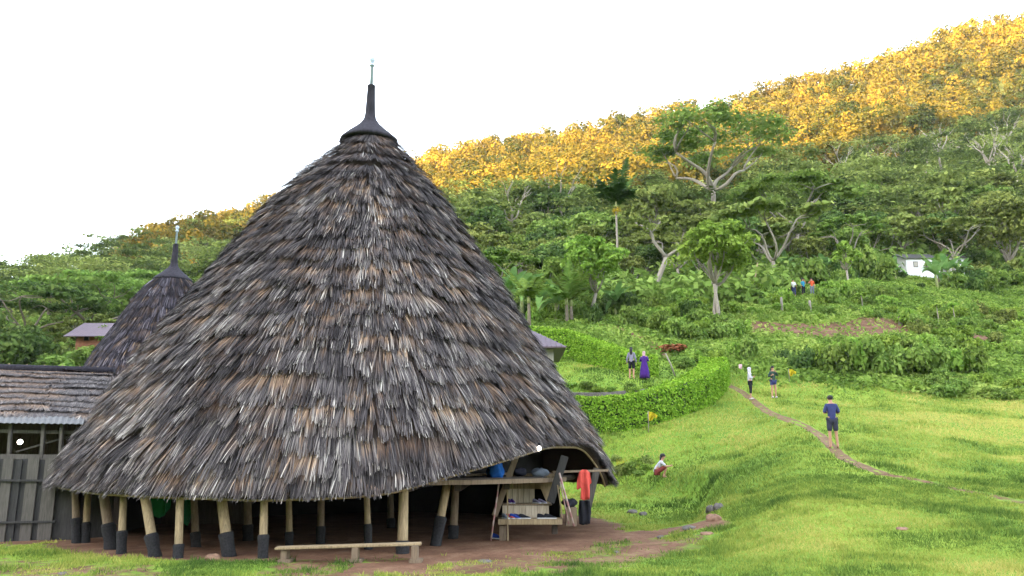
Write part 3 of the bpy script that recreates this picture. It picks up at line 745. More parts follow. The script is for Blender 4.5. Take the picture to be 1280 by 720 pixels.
pbar(520, 596, 640, 592, 17.7, .05, MAT['wood'], 'tie_beam', 18.1)
pbar(690, 590, 760, 588, 18.4, .05, MAT['wood'], 'clothes_rail', 19.3)
# things leaning, hanging and lying there
def thing1(mb, name, mat, label, cat, group=None, smooth=False, bevel=0, org=None):
    o = mb.build(name, mat, None, smooth, bevel); return tag(o, label, cat, group)
def pole(x0, y0, x1, y1, Y, r, label, name='striped_pole', mat='stripe'):
    g = at(x1, y1, Y); g.z = max(g.z, zm(g.x, g.y)); b = MB(); t = at(x0, y0, Y + .12); L = (t - g).length
    b.tube([(0, 0, 0), (0, 0, L * .5), (0, 0, L)], [r, r * .95, r * .9], 10); o = b.build(name, MAT[mat], None, True)
    o.location = g; o.rotation_euler = (t - g).to_track_quat('Z', 'Y').to_euler(); return tag(o, label, 'pole', 'poles leaning at the hut entrance')
pole(625, 594, 613.5, 676, 17.7, .02, 'red and white striped pole leaning left of the entrance seat')
pole(699, 591, 717.5, 658, 17.8, .024, 'red and white striped pole leaning against the entrance, thickest on the right')
pole(700, 602, 711, 655, 17.9, .015, 'thinner reddish pole leaning just left of the thick striped pole')
def shoe(cx, cy, Y, L, rz, mat, label, flip=1):
    g = at(cx, cy, Y); root = empty('shoe', g, rz, label, 'shoe', 'shoes left at the hut entrance')
    def loft(secs, name, m, bev=0):
        b = MB(); n = 12; vs = []; fs = []
        for x, hw, z0, z1 in secs:
            for k in range(n):
                a = 2 * math.pi * k / n; vs.append((x * L, math.cos(a) * hw * L, (z0 + z1) / 2 * L + math.sin(a) * (z1 - z0) / 2 * L))
        for i in range(len(secs) - 1):
            for k in range(n): fs.append((i * n + k, i * n + (k + 1) % n, (i + 1) * n + (k + 1) % n, (i + 1) * n + k))
        fs.append(tuple(range(n))[::-1]); fs.append(tuple((len(secs) - 1) * n + k for k in range(n))); b.add(vs, fs); b.build(name, m, root, True)
    loft([(-.5, .08, 0, .10), (-.45, .14, 0, .11), (-.2, .13, 0, .10), (.1, .16, 0, .10), (.35, .17, 0, .10), (.48, .10, .01, .09), (.5, .03, .03, .07)], 'sole', MAT['white2'])
    loft([(-.48, .07, .08, .34), (-.42, .12, .07, .42), (-.25, .125, .07, .40), (-.08, .125, .07, .36), (.1, .14, .07, .27), (.3, .15, .07, .20), (.43, .11, .07, .15), (.48, .04, .07, .10)], 'upper', MAT[mat]); return root
zS = 648
for i, (px, m_, lb) in enumerate([(632, 'grey', 'grey shoe at the left end of the entrance seat'), (638.5, 'coral', 'reddish shoe on the entrance seat beside the grey one'), (644, 'blue', 'blue shoe on the entrance seat with white sole'), (649.5, 'navy', 'navy shoe in the middle of the entrance seat'), (656, 'blackc', 'black shoe with white sole, largest of the pair standing on the seat')]):
    s = shoe(px, 648.6, PY + .05 + .05 * (i % 2), .27, R_(-60 + 18 * i), m_, lb)
shoe(679, 648.6, PY + .05, .28, R_(10), 'blackc', 'black low shoe near the right end of the entrance seat'); shoe(688, 648.6, PY + .06, .28, R_(5), 'blackc', 'black low shoe at the right end of the entrance seat')
for px, m_, lb in [(637, 'purple', 'dark purple shoe on the upper step by the left'), (641, 'purple', 'dark purple shoe on the upper step, right one of the pair'), (671, 'lilac', 'lilac shoe on the upper step by the brace'), (678, 'lilac', 'pale lilac shoe at the right end of the upper step')]:
    shoe(px, 629.4, PY + .6, .25, R_(-80 + (px - 637)), m_, lb)
g = ground(622, 674); shoe(622, 674, g.y, .30, R_(-25), 'blue', 'blue shoe lying on the ground below the entrance seat')
# coral shirt and black trousers hanging on the rail
def garment(name, outline, Y, thick, mat, label, cat, folds=7, seed=0):
    """filled outline in pixels given real depth, folds and soft edges"""
    rn = random.Random(seed); pts = [at(x, y, Y) for x, y in outline]; bm = bmesh.new(); vs = [bm.verts.new(p) for p in pts]; f = bm.faces.new(vs)
    bmesh.ops.triangulate(bm, faces=[f])
    for _ in range(3): bmesh.ops.subdivide_edges(bm, edges=bm.edges[:], cuts=1, use_grid_fill=True)
    me = bpy.data.meshes.new(name); r = bmesh.ops.solidify(bm, geom=bm.faces[:], thickness=thick)
    for v in bm.verts: v.co.y += .03 * math.sin(v.co.x * folds * 6 + v.co.z * 3) + .015 * math.sin(v.co.x * 31 + v.co.z * 9)
    bmesh.ops.recalc_face_normals(bm, faces=bm.faces[:])
    bmesh.ops.smooth_vert(bm, verts=bm.verts[:], factor=.5, use_axis_x=True, use_axis_y=True, use_axis_z=True)
    bm.to_mesh(me); bm.free(); [setattr(p, 'use_smooth', True) for p in me.polygons]
    return tag(link(name, me, None, MAT[mat]), label, cat)
garment('shirt', [(724, 589), (728, 586), (733, 586), (737, 590), (739.5, 604), (737, 606), (737, 613), (736.5, 625), (731, 626), (725, 624), (726, 610), (722, 613), (720.5, 611), (721.5, 598)], 18.3, .06, 'coral', 'coral red long shirt hanging on a rail at the hut entrance', 'shirt')
garment('trousers', [(724, 624), (737, 625), (739, 640), (737, 655), (732, 656), (731, 640), (729, 657), (724, 656), (723, 640)], 18.55, .08, 'blackc', 'black trousers hanging behind the coral shirt', 'trousers')
b = MB(); b.blob(at(619, 589, 17.75), (.20, .13, .21), 14, 3, .35); thing1(b, 'tarpaulin_bundle', MAT['bluetarp'], 'crumpled blue tarpaulin bundle hanging under the eave left of the entrance', 'bundle', smooth=True)
b = MB(); b.blob(at(675, 591, 18.6), (.19, .15, .10), 12, 5, .2); thing1(b, 'bag', MAT['grey'], 'small grey white bag lying on the ledge above the entrance boards', 'bag', smooth=True)
b = MB(); b.blob(at(650, 590, 18.7), (.16, .12, .09), 12, 8, .2); thing1(b, 'cloth_bundle', MAT['charcoal'], 'dark cloth bundle lying on the ledge left of the grey bag', 'bundle', smooth=True)
b = MB(); b.blob(at(712, 629, 18.2), (.17, .14, .09), 12, 9, .3); thing1(b, 'backpack', MAT['blackc'], 'black bag lying on the wooden block right of the entrance', 'bag', smooth=True)
lamp = empty('light_bulb', at(674, 560.5, 17.0), 0, 'small lit bulb hanging under the eave over the entrance', 'lamp')
b = MB(); b.blob((0, 0, 0), (.036, .036, .045), 10, 0, 0); b.build('bulb', MAT['glow'], lamp, True); b = MB(); b.lathe([(.022, .05), (.025, .11), (.02, .12)], 12); b.build('socket', MAT['blackc'], lamp, True)
# green cloths under the left eave
for (cx, cy, rx, rz, Y, lb, sd_) in [(199, 634, 15, 17, 17.2, 'bright green plastic sheet hanging under the left eave of the large hut', 1), (234, 640, 7, 22, 17.6, 'narrow dark green sheet hanging behind the hut post', 2)]:
    k = Y / F; garment('plastic_sheet', [(cx - rx, cy - rz * .8), (cx + rx, cy - rz * .9), (cx + rx * .9, cy + rz * .1), (cx + rx * .5, cy + rz * .6), (cx, cy + rz * .85), (cx - rx * .7, cy + rz * .5)], Y, .05, 'green', lb, 'sheet', 9, sd_)
# bench of planks in front of the posts
bn = empty('bench', at(440, 700, 14.5), 0, 'low plank bench on short block legs in front of the hut posts', 'bench'); bl = bn.location
bn.location.z = zm(bl.x, 14.5)
inv = -Vector(bn.location); b = MB(); b.bar(at(345, 685, 14.5) + inv, at(527, 679.5, 14.7) + inv, .28, .04, (0, 0, 1)); b.build('seat', MAT['woodlight'], bn, False, .01)
for px in (357, 445, 519):
    t = at(px, 687 - (px - 345) * .03, 14.55) + inv; b = MB(); b.box((t.x, t.y, (t.z - .1) / 2), (.11, .24, t.z + .1)); b.build('leg', MAT['wood'], bn, False, .01)
    b = MB(); b.box((t.x + .02, t.y, .02), (.22, .3, .07)); b.build('foot', MAT['wood'], bn, False, .01)
# ------------------------------------------------------------------ stones
def stone(px, py, wpx, hpx, mat, label, seed):
    g = ground(px, py); k = g.y / F * .5; b = MB(); b.blob((0, 0, hpx * k * .5), (wpx * k, wpx * k * .8, hpx * k * 1.1), 10, seed, .22)
    o = b.build('stone', MAT[mat], None, False); o.location = (g.x, g.y, zm(g.x, g.y) - .02); tag(o, label, 'stone', 'stones in the grass')
stone(265, 699, 20, 9, 'stonered', 'oblong pale brown stone in front of the hut posts', 1)
for i, (px, py, w_, h_, mt, lb) in enumerate([(899, 638, 16, 11, 'stone', 'largest grey stone at the corner of the grass bank'), (888, 640, 12, 10, 'stone', 'small dark grey stone left of the largest one at the bank corner'), (892, 650, 18, 10, 'stonered', 'pale reddish stone at the foot of the bank'),
      (862, 661, 18, 6, 'stone', 'flat pale stone where the earth track ends'), (826, 673, 10, 5, 'stone', 'small grey stone beside the earth track'), (790, 641, 14, 6, 'stone', 'dark flat stone in the short grass right of the hut'), (804, 644, 10, 6, 'stone', 'small dark stone in the short grass right of the hut'), (884, 668, 16, 5, 'stonered', 'reddish flat stone in the grass above the track'),
      (606, 703, 16, 6, 'stone', 'grey stone at the near edge of the hut platform'), (1128, 662, 16, 5, 'stonered', 'reddish clod in the foreground lawn'), (770, 691, 9, 4, 'stone', 'small stone in the grass below the track'), (78, 718, 12, 5, 'stone', 'grey stone at the bottom left in the earth')]): stone(px, py, w_, h_, mt, lb, i + 3)

# ------------------------------------------------------------------ second hut behind
H2Y = 34.0; a2 = at(216, 348, H2Y); H2 = (a2.x, H2Y); ZT2 = a2.z
S2 = [(193, 348, 21), (181, 362, 34), (167, 383, 48), (150, 416, 66), (128, 450, 88), (112, 490, 104), (95, 540, 122), (80, 590, 137)]
Z2 = np.array([rowz(py, H2Y) for _, py, _ in S2])[::-1]; R2 = np.array([hw * H2Y / F * .95 for _, _, hw in S2])[::-1]
def prof2(th, z): return np.interp(z, Z2, R2) + 0 * th
hut2 = empty('thatched_hut', (0, 0, 0), 0, 'smaller dark cone-shaped hut with pointed black cap, behind the large hut on the left', 'hut')
link('roof', cone_thatch(H2, prof2, lambda t: np.full(np.shape(t), Z2[0] + .1), ZT2, .34, .022, np.random.default_rng(21), .045, .25, 5, .06), hut2, MAT['thatchold'])
o = cap_and_pole(H2, ZT2 - .05, .93, hut2, 0, .80)
for i in range(14):
    t = 2 * math.pi * i / 14; x, y = H2[0] + 3.9 * math.sin(t), H2[1] - 3.9 * math.cos(t); b = MB(); z = zm(x, y); b.tube([(x, y, z - .1), (x, y, Z2[0] + .5)], .1, 8); b.build('post', MAT['plankdark'], hut2, True)

# ------------------------------------------------------------------ low thatched building with boarded gate, left edge
lh = empty('thatched_shed', (0, 0, 0), 0, 'low shed with long thatched roof, tin edge and boarded wall at the left edge', 'shed')
rng = np.random.default_rng(31)
rA, rB = at(-260, 452, 26.5), at(142, 466, 26.5); eA, eB = at(-260, 514, 20.8), at(118, 516, 20.9)
def plane_thatch(rA, rB, eA, eB, courses, spacing, rng, thick=.12, W0=.028):
    rA, rB, eA, eB = [np.array(v) for v in (rA, rB, eA, eB)]; out = []; base = 0; Lr = np.linalg.norm(rB - rA); Ls = np.linalg.norm(eA - rA); step = Ls / courses
    Vs = []; Fs = []; AT = {'tone': [], 'along': [], 'patch': []}
    for k in range(courses + 1):
        n = int(Lr / spacing); u = rng.uniform(0, 1, n); wav = (vnoise(u * Lr * .6 + 9 * k, np.full(n, k * 3.7)) - .5) * step * .9; tuft = vnoise(u * Lr * 2.5 + k, np.full(n, k * 4.1)) - .5
        tip = (k + .3) * step + wav + tuft * step * .8 + rng.normal(0, step * .08, n); L = np.full(n, step * 1.8) + rng.normal(0, step * .12, n); root = np.clip(tip - L, 0, None); tip = np.minimum(tip, Ls + rng.normal(0, .05, n)); L = np.maximum(tip - root, .08)
        top = rA + (rB - rA) * u[:, None]; bot = eA + (eB - eA) * u[:, None]; D = bot - top; D /= np.linalg.norm(D, axis=1)[:, None]; P = top + D * root[:, None]
        S = np.tile((rB - rA) / Lr, (n, 1)); Nn = np.cross(S, D); Nn *= np.sign(Nn[:, 2])[:, None]
        tone = np.clip(.36 + rng.normal(0, .15, n) + tuft * .2 + .12 * (k / courses), 0, 1); patch = np.clip(sstep(.30, .50, fbm(u * Lr * .5 + 3, np.full(n, k * .9))) + rng.normal(0, .1, n), 0, 1)
        V, Fq, A = blades(P, D, S, Nn, L, W0 * rng.uniform(.6, 1.4, n), np.full(n, -.02), thick * (1 + tuft), tone, patch, rng)
        Vs.append(V); Fs.append(Fq + base); base += len(V)
        for kk in AT: AT[kk].append(A[kk])
    G = np.array([rA - [0, 0, .06], rB - [0, 0, .06], eB - [0, 0, .06], eA - [0, 0, .06], rA - [0, 0, .2], rB - [0, 0, .2], eB - [0, 0, .2], eA - [0, 0, .2]])
    Fs.append(np.array([[0, 1, 2, 3], [7, 6, 5, 4], [0, 4, 5, 1], [1, 5, 6, 2], [2, 6, 7, 3], [3, 7, 4, 0]]) + base); Vs.append(G)
    for kk, v in (('tone', .15), ('along', .9), ('patch', .2)): AT[kk].append(np.full(8, v))
    return npmesh('roof', np.concatenate(Vs), np.concatenate(Fs), {kk: np.concatenate(v) for kk, v in AT.items()})
link('roof', plane_thatch(rA, rB, eA, eB, 10, .010, rng, .09), lh, MAT['thatchbrown'])
rC, rD = rA + Vector((0, 6, -2.2)), rB + Vector((0, 6, -2.2)); link('roof_back', plane_thatch(rA, rB, rC, rD, 8, .05, rng), lh, MAT['thatchold'])
b = MB(); b.tube([rA + Vector((0, 0, .05)), rA.lerp(rB, .5) + Vector((0, 0, .02)), rB + Vector((0, 0, .05))], .14, 10, True, .1); b.build('ridge_roll', MAT['cap'], lh, True)
for i in range(9):
    p = rA.lerp(rB, .5 + i * .055); b = MB(); b.bar(p + Vector((-.05, -.16, -.12)), p + Vector((.10, .02, .18)), .035); b.build('ridge_peg', MAT['woodlight'], lh)
# tin edge
b = MB(); n_ = 120; a = at(-120, 519, 20.2); c = at(106, 521, 20.2); a0 = at(-120, 527, 18.9); c0 = at(104, 530, 18.9); vs_ = []; fs_ = []
for i in range(n_ + 1):
    t = i / n_; wv_ = .010 * math.sin(i * 1.571)
    vs_ += [a.lerp(c, t) + Vector((0, 0, wv_)), a0.lerp(c0, t) + Vector((0, 0, wv_)), a0.lerp(c0, t) + Vector((0, 0, wv_ - .006)), a.lerp(c, t) + Vector((0, 0, wv_ - .006))]
for i in range(n_):
    q = i * 4; fs_ += [(q, q + 1, q + 5, q + 4), (q + 1, q + 2, q + 6, q + 5), (q + 2, q + 3, q + 7, q + 6), (q + 3, q, q + 4, q + 7)]
b.add(vs_, fs_); b.build('tin_edge', MAT['tin'], lh)
for px in (-70, -30, 14, 55, 78, 104): pbar(px, 529, px - 3, 572, 19.15, .075, MAT['plank'], 'post', None, None, lh)
pbar(-140, 536, 108, 541, 19.15, .08, MAT['plank'], 'rail', 19.35, None, lh); pbar(-140, 569, 112, 572, 19.05, .12, MAT['plank'], 'rail', 19.2, .08, lh)
pbar(20, 565, 95, 543, 19.5, .04, MAT['plank'], 'brace', None, None, lh)
# back wall, dark boards inside the open part
b = MB()
for i in range(60):
    x = -22 + i * .25; b.box((x, 22.6, 1.55), (.24, .03, 3.1))
b.build('back_wall', MAT['wooddark'], lh)
rn = random.Random(4); px = -130
while px < 136:
    w_ = rn.uniform(9, 15); Yq = 19.0 if px < 90 else 19.4; a = at(px, 573 + rn.uniform(-1, 3), Yq); c = at(px + w_ - .6, 600, Yq); zb = zm(a.x, Yq) - .1
    dk = (int((px + 130) / 12) % 2 == 0) or px > 70
    b = MB(); off = rn.uniform(-.03, .03) + (.05 if dk else -.03); b.box(((a.x + c.x) / 2, Yq + off, (a.z + zb) / 2), (c.x - a.x, .035, a.z - zb), Matrix.Rotation(rn.uniform(-.01, .01), 3, 'Y'))
    b.build('board', MAT['plankdark'] if dk else MAT['plank'], lh, False, .004); px += w_
pbar(-100, 600, 88, 601, 18.93, .05, MAT['plankdark'], 'rail', None, None, lh); pbar(-100, 655, 70, 652, 18.93, .05, MAT['plankdark'], 'rail', None, None, lh)
b = MB(); b.blob(at(25, 552.5, 20.6), (.06, .06, .06), 10, 0, 0); thing1(b, 'light_bulb', MAT['glow'], 'round lit bulb under the tin edge of the shed at the far left', 'lamp', smooth=True)
# ------------------------------------------------------------------ small house right of the large hut, houses on the left slope, white house on the hill
def house(name, label, px0, px1, eave, base, ridge, Y, depth, wallm, roofm, over=.4, windows=(), ov=None):
    root = empty(name, (0, 0, 0), 0, label, 'house'); a = at(px0, eave, Y); c = at(px1, eave, Y); zb = min(at(px0, base, Y).z, zm(a.x, Y) - .3); zr = at(px0, ridge, Y + depth / 2).z; x0, x1, ze = a.x, c.x, a.z
    b = MB(); b.add([(x0, Y, zb), (x1, Y, zb), (x1, Y + depth, zb), (x0, Y + depth, zb), (x0, Y, ze), (x1, Y, ze), (x1, Y + depth, ze), (x0, Y + depth, ze), (x0, Y + depth / 2, zr - .05), (x1, Y + depth / 2, zr - .05)],
          [(0, 1, 5, 4), (1, 2, 6, 9, 5), (2, 3, 7, 6), (3, 0, 4, 8, 7), (0, 3, 2, 1)]); b.build('wall', wallm, root)
    b = MB(); s = (zr - ze) / (depth / 2)
    for sg, (ya, yb) in ((0, (Y - over, Y + depth / 2)), (1, (Y + depth + over, Y + depth / 2))):
        z0 = ze - over * s; nn = 40; vs = []; fs = []
        for i in range(nn + 1):
            x = x0 - over + (x1 - x0 + 2 * over) * i / nn; wv = .02 * (i % 2)
            vs += [(x, ya, z0 + wv), (x, yb, zr + wv), (x, yb, zr + wv - .05), (x, ya, z0 + wv - .05)]
        for i in range(nn): q = i * 4; fs += [(q, q + 1, q + 5, q + 4), (q + 1, q + 2, q + 6, q + 5), (q + 2, q + 3, q + 7, q + 6), (q + 3, q, q + 4, q + 7)]
        fs += [(0, 3, 2, 1), (nn * 4, nn * 4 + 1, nn * 4 + 2, nn * 4 + 3)]; b.add(vs, fs)
    b.build('roof', roofm, root)
    for (wx0, wy0, wx1, wy1, m_) in windows:
        p = at(wx0, wy1, Y); q = at(wx1, wy0, Y); b = MB(); b.box(((p.x + q.x) / 2, Y - .01, (p.z + q.z) / 2), (q.x - p.x, .06, q.z - p.z)); fr = b.build('window', MAT['wooddark'], root)
        b = MB(); b.box(((p.x + q.x) / 2, Y - .05, (p.z + q.z) / 2), ((q.x - p.x) * .8, .03, (q.z - p.z) * .8)); b.build('pane', MAT[m_], fr)
    return root
shs = empty('small_house', (0, 0, 0), 0, 'small cream house with maroon sheet roof half hidden behind the large hut', 'house')
e = at(708, 433, 35.6); rr_ = at(652, 407, 38.4); xw = at(692, 434, 36).x; x0 = e.x - 8.5; b = MB()
b.add([(x0 + .6, 36.1, .5), (xw, 36.1, .5), (xw, 40.6, .5), (x0 + .6, 40.6, .5), (x0 + .6, 36.1, e.z + .03), (xw, 36.1, e.z + .03), (xw, 40.6, e.z + .03), (x0 + .6, 40.6, e.z + .03)], [(0, 1, 5, 4), (1, 2, 6, 5), (2, 3, 7, 6), (3, 0, 4, 7)]); b.build('wall', MAT['plaster'], shs)
b = MB(); z0 = e.z; zr = rr_.z; xr2 = rr_.x; t_ = .05
top = [(x0, 35.6, z0), (e.x, 35.6, z0), (e.x, 41.2, z0), (x0, 41.2, z0), (x0 + 2, 38.4, zr), (xr2, 38.4, zr)]; b.add(top + [(p[0], p[1], p[2] - t_) for p in top], [(0, 1, 5, 4), (1, 2, 5), (2, 3, 4, 5), (3, 0, 4), (6, 9, 8, 7), (0, 6, 7, 1), (1, 7, 8, 2), (2, 8, 9, 3), (3, 9, 6, 0)])
for i in range(40):
    f = i / 39; xx = x0 + (e.x - x0) * f; q = min(1, (e.x - xx) / max(.01, e.x - xr2)); q = min(q, (xx - x0) / 2); q = max(q, .02); b.bar((xx, 35.6, z0 + .02), (xx, 35.6 + 2.8 * q, z0 + (zr - z0) * q + .02), .03, .03)
b.build('roof', MAT['tinpurple'], shs)
MAT['brick'] = plain('brick_orange', (.22, .09, .05), .9, .25, 3)
house('hill_house', 'low house with dull purple roof and orange wall among banana plants on the left slope', 96, 150, 416, 428, 404, 74, 5, MAT['brick'], MAT['tinpurple'], .8, [(105, 419, 112, 426, 'dark')])
house('hill_house', 'tiny pale roofed house glimpsed between the trees on the left slope', 121, 131, 361, 368, 354, 128, 5, MAT['plaster'], MAT['white'], .6)
house('hill_house', 'white walled house among trees high on the right of the terraces', 1132, 1173, 322, 352, 318, 92, 5, MAT['white'], MAT['tin'], .25, [(1142, 327, 1147, 334, 'plaster'), (1157, 327, 1163, 334, 'plaster')])
house('hill_house', 'small white walled house right of the larger white one', 1194, 1207, 322, 340, 318, 97, 4, MAT['white'], MAT['tin'], .25, [(1198, 325, 1201, 330, 'dark')])

# ------------------------------------------------------------------ vegetation: forest
def hidden_by_hut(px, py):
    l = np.interp(py, [p[1] for p in LSIL], [p[0] for p in LSIL]); r = np.interp(py, [p[1] for p in RSIL], [p[0] for p in RSIL]); return py > 185 and l + 12 < px < r - 12
rng = np.random.default_rng(77)
proto = []
for i, (kind, kw) in enumerate([
    (tree_umbrella, dict(H=13, W=17, mat='leafolive', pads=24, per=120)), (tree_umbrella, dict(H=12, W=15, mat='leafmid', pads=22, per=120)), (tree_umbrella, dict(H=14, W=19, mat='leafolive', pads=28, per=110, fork=.3, lean=.08)),
    (tree_umbrella, dict(H=11, W=13, mat='leafolive', pads=18, per=120, fork=.42, lean=-.1)),
    (tree_broad, dict(H=10, W=9, mat='leafmid', nc=40, per=80, leaf=.42, bare=.3)), (tree_broad, dict(H=11, W=8, mat='leafdark', nc=38, per=80, leaf=.42, bare=.25)), (tree_broad, dict(H=8, W=8, mat='leafolive', nc=34, per=80, leaf=.38, bare=.25, flat=.6)),
    (tree_broad, dict(H=12, W=7, mat='leafolive', nc=30, per=70, leaf=.42, bare=.4, flat=.7))]):
    proto.append((kind, kw, 300 + i))
LBL = ['flat topped tree with wide olive crown on pale limbs in the shaded forest', 'flat topped tree with green spreading crown in the shaded forest', 'wide umbrella shaped tree with pale forked trunk in the shaded forest', 'small leaning flat topped tree in the shaded forest',
       'round crowned green tree in the shaded forest', 'dark green dense tree in the shaded forest', 'low bushy olive green tree in the shaded forest', 'tall narrow olive tree with bare pale trunk in the shaded forest']
roots = {}
placed = []; count = 0
cand = []
for _ in range(9000):
    Y = 70 * (260 / 70) ** rng.random() ** .8; px = rng.uniform(-70, 1350); cand.append((Y, px))
cand.sort(key=lambda t: t[0])
for Y, px in cand:
    if count >= 285: break
    x = (px - 640) / F * Y * 1.0; ymin = 64 if px < 320 else (74 if px < 980 else (90 if px < 1120 else 100))
    if Y < ymin: continue
    if px > 1215 and Y < 112: continue
    z = zm(x, Y); p = np.array([x, Y, z + 9.0]); qx, qy = project(p)
    if hidden_by_hut(float(qx), float(qy)) or hidden_by_hut(float(qx), float(qy) + 20) and float(qy) > 200: continue
    if 1105 < qx < 1225 and Y < 104 and qy < 352: continue
    if 700 < qx < 960 and Y < 84: continue
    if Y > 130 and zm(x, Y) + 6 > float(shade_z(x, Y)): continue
    k = int(rng.choice(8, p=[.17, .14, .13, .1, .14, .1, .13, .09])); s = rng.uniform(.62, 1.05) * (1 if Y > 100 else .72)
    W = proto[k][1]['W'] * s
    if any((x - a) ** 2 + (Y - b) ** 2 < (.36 * (W + w2)) ** 2 for a, b, w2 in placed): continue
    if zm(x, Y) < 1: continue
    placed.append((x, Y, W)); count += 1
    if px < 230: s *= .8
    if k not in roots:
        kind, kw, sd_ = proto[k]; roots[k] = make_tree('tree', kind(sd_, **kw), (x, Y, z), LBL[k], 'tree', 'trees of the shaded forest: ' + LBL[k]); r = roots[k]
    else: r = copy_tree(roots[k])
    r.location = (x, Y, z - .3); r.rotation_euler = (rng.normal(0, .04), rng.normal(0, .04), rng.uniform(0, 6.28)); r.scale = (s, s, s * rng.uniform(.85, 1.15))
print('forest trees', count)
# the far wood, one mass of rounded crowns over the slope up to the ridge
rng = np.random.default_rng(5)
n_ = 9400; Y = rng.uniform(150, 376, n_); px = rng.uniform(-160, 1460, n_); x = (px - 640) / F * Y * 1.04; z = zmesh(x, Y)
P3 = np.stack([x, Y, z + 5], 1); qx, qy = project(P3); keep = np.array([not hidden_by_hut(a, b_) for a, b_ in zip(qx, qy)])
keep &= (z + 6 > shade_z(x, Y) - 13 + rng.normal(0, 5, n_)) | (Y > 366); x, Y, z = x[keep], Y[keep], z[keep]; n_ = len(x); rad = rng.uniform(2.2, 4.6, n_); Hh = rng.uniform(2, 11, n_)  # crowns mostly above the shadow line, where leaf colour carries painted sunlight
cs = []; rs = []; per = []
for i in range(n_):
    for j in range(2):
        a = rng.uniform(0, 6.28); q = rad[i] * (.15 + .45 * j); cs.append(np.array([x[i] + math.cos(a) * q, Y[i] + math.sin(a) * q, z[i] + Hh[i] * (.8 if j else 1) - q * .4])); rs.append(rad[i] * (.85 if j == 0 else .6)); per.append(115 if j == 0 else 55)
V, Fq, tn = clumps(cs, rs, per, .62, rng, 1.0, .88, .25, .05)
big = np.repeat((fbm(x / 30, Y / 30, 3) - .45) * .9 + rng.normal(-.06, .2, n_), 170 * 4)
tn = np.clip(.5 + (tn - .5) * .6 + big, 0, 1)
tag(link('far_forest', leafmesh('far_forest', V, Fq, tn), None, MAT['leafsungold']), 'dense wooded mountainside running up to the ridge, its upper part sunlit', 'forest', kind='stuff')
# canopy of feathery flat crowns filling the shaded slope
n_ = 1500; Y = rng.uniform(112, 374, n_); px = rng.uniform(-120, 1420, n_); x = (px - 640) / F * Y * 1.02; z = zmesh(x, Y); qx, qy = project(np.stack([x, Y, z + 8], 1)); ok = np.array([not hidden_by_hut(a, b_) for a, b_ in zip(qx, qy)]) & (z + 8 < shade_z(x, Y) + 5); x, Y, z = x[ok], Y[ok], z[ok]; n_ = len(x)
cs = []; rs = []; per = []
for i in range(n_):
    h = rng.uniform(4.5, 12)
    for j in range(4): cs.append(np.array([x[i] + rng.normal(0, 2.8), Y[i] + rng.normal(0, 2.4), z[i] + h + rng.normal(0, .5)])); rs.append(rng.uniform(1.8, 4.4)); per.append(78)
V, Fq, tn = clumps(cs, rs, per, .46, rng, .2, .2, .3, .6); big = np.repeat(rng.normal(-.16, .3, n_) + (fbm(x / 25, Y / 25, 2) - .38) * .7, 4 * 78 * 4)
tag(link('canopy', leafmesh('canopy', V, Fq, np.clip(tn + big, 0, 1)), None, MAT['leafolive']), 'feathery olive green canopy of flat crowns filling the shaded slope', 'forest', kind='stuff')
# undergrowth between the trunks
n_ = 3300; Y = 60 * (250 / 60) ** rng.random(n_); px = rng.uniform(-100, 1380, n_); x = (px - 640) / F * Y; 
ok = (np.where(px < 320, 60, np.where(px < 1000, 70, 88)) < Y) & ~((px > 1215) & (Y < 108)); x, Y = x[ok], Y[ok]; z = zmesh(x, Y); qx, qy = project(np.stack([x, Y, z + 1], 1))
ok = np.array([not hidden_by_hut(a, b_) for a, b_ in zip(qx, qy)]) & ~((qx > 1120) & (qx < 1215) & (Y < 94)); x, Y, z = x[ok], Y[ok], z[ok]; rad = rng.uniform(.8, 2.2, len(x)) * (1 + Y / 220)
V, Fq, tn = clumps([np.array([a, b_, c_ + r * .4]) for a, b_, c_, r in zip(x, Y, z, rad)], rad, [46] * len(x), .5, rng, .8, .4, .5, .3)
tag(link('undergrowth', leafmesh('undergrowth', V, Fq, tn), None, MAT['leafmid']), 'tangled green undergrowth covering the forest floor between the trunks', 'undergrowth', kind='stuff')

# hero trees
def put(px, py, Y=None):
    g = ground(px, py, 9 if Y is None else Y * .8) if Y is None else at(px, py, Y)
    return Vector((g.x, g.y, zm(g.x, g.y)))
def hero(spec, px, Y, label, rz=0, sc_=1, sink=.1):
    x = at(px, 360, Y).x; return make_tree('tree', spec, (x, Y, zm(x, Y) - sink), label, 'tree', None, rz, sc_)
hero(tree_broad(41, 8.6, 6.4, .20, 46, 170, .40, 2, 'leafbright', flat=.6), 897, 60, 'round crowned tree with two pale trunks side by side at the left terrace end', .3)
hero(tree_broad(42, 7.2, 5.6, .20, 40, 150, .32, 1, 'leafbright', flat=.7), 742, 64, 'bushy light green tree with slender pale trunk at the corner above the garden hedges')
hero(tree_broad(43, 5.6, 4.6, .20, 30, 120, .2, 1, 'leafmid', flat=.7), 700, 68, 'low bushy tree left of the light green tree with slender trunk')
hero(tree_umbrella(44, 21, 24, .36, 54, 130, .55, 'leafmid', drop=.07), 897, 112, 'largest flat topped tree with pale forking limbs above the forest in the centre', .9)
hero(tree_umbrella(45, 12.5, 15, .34, 34, 150, .42, 'leafmid'), 1000, 96, 'flat topped tree with leaning pale limbs behind the people in white, blue and orange', 2.0)
hero(tree_broad(46, 11.5, 10.5, .30, 60, 130, .12, 1, 'leafolive', flat=.8), 1268, 100, 'big yellowish green tree at the right edge above the meadow')
hero(tree_umbrella(47, 7.6, 10.5, .28, 30, 140, .3, 'leafolive'), 1196, 95.5, 'flat topped tree overhanging the white house')
hero(tree_broad(48, 5.2, 2.8, .18, 14, 60, .45, 1, 'leafbright', flat=.8), 1061, 73, 'slender small tree on the terrace edge right of the orange shirt')
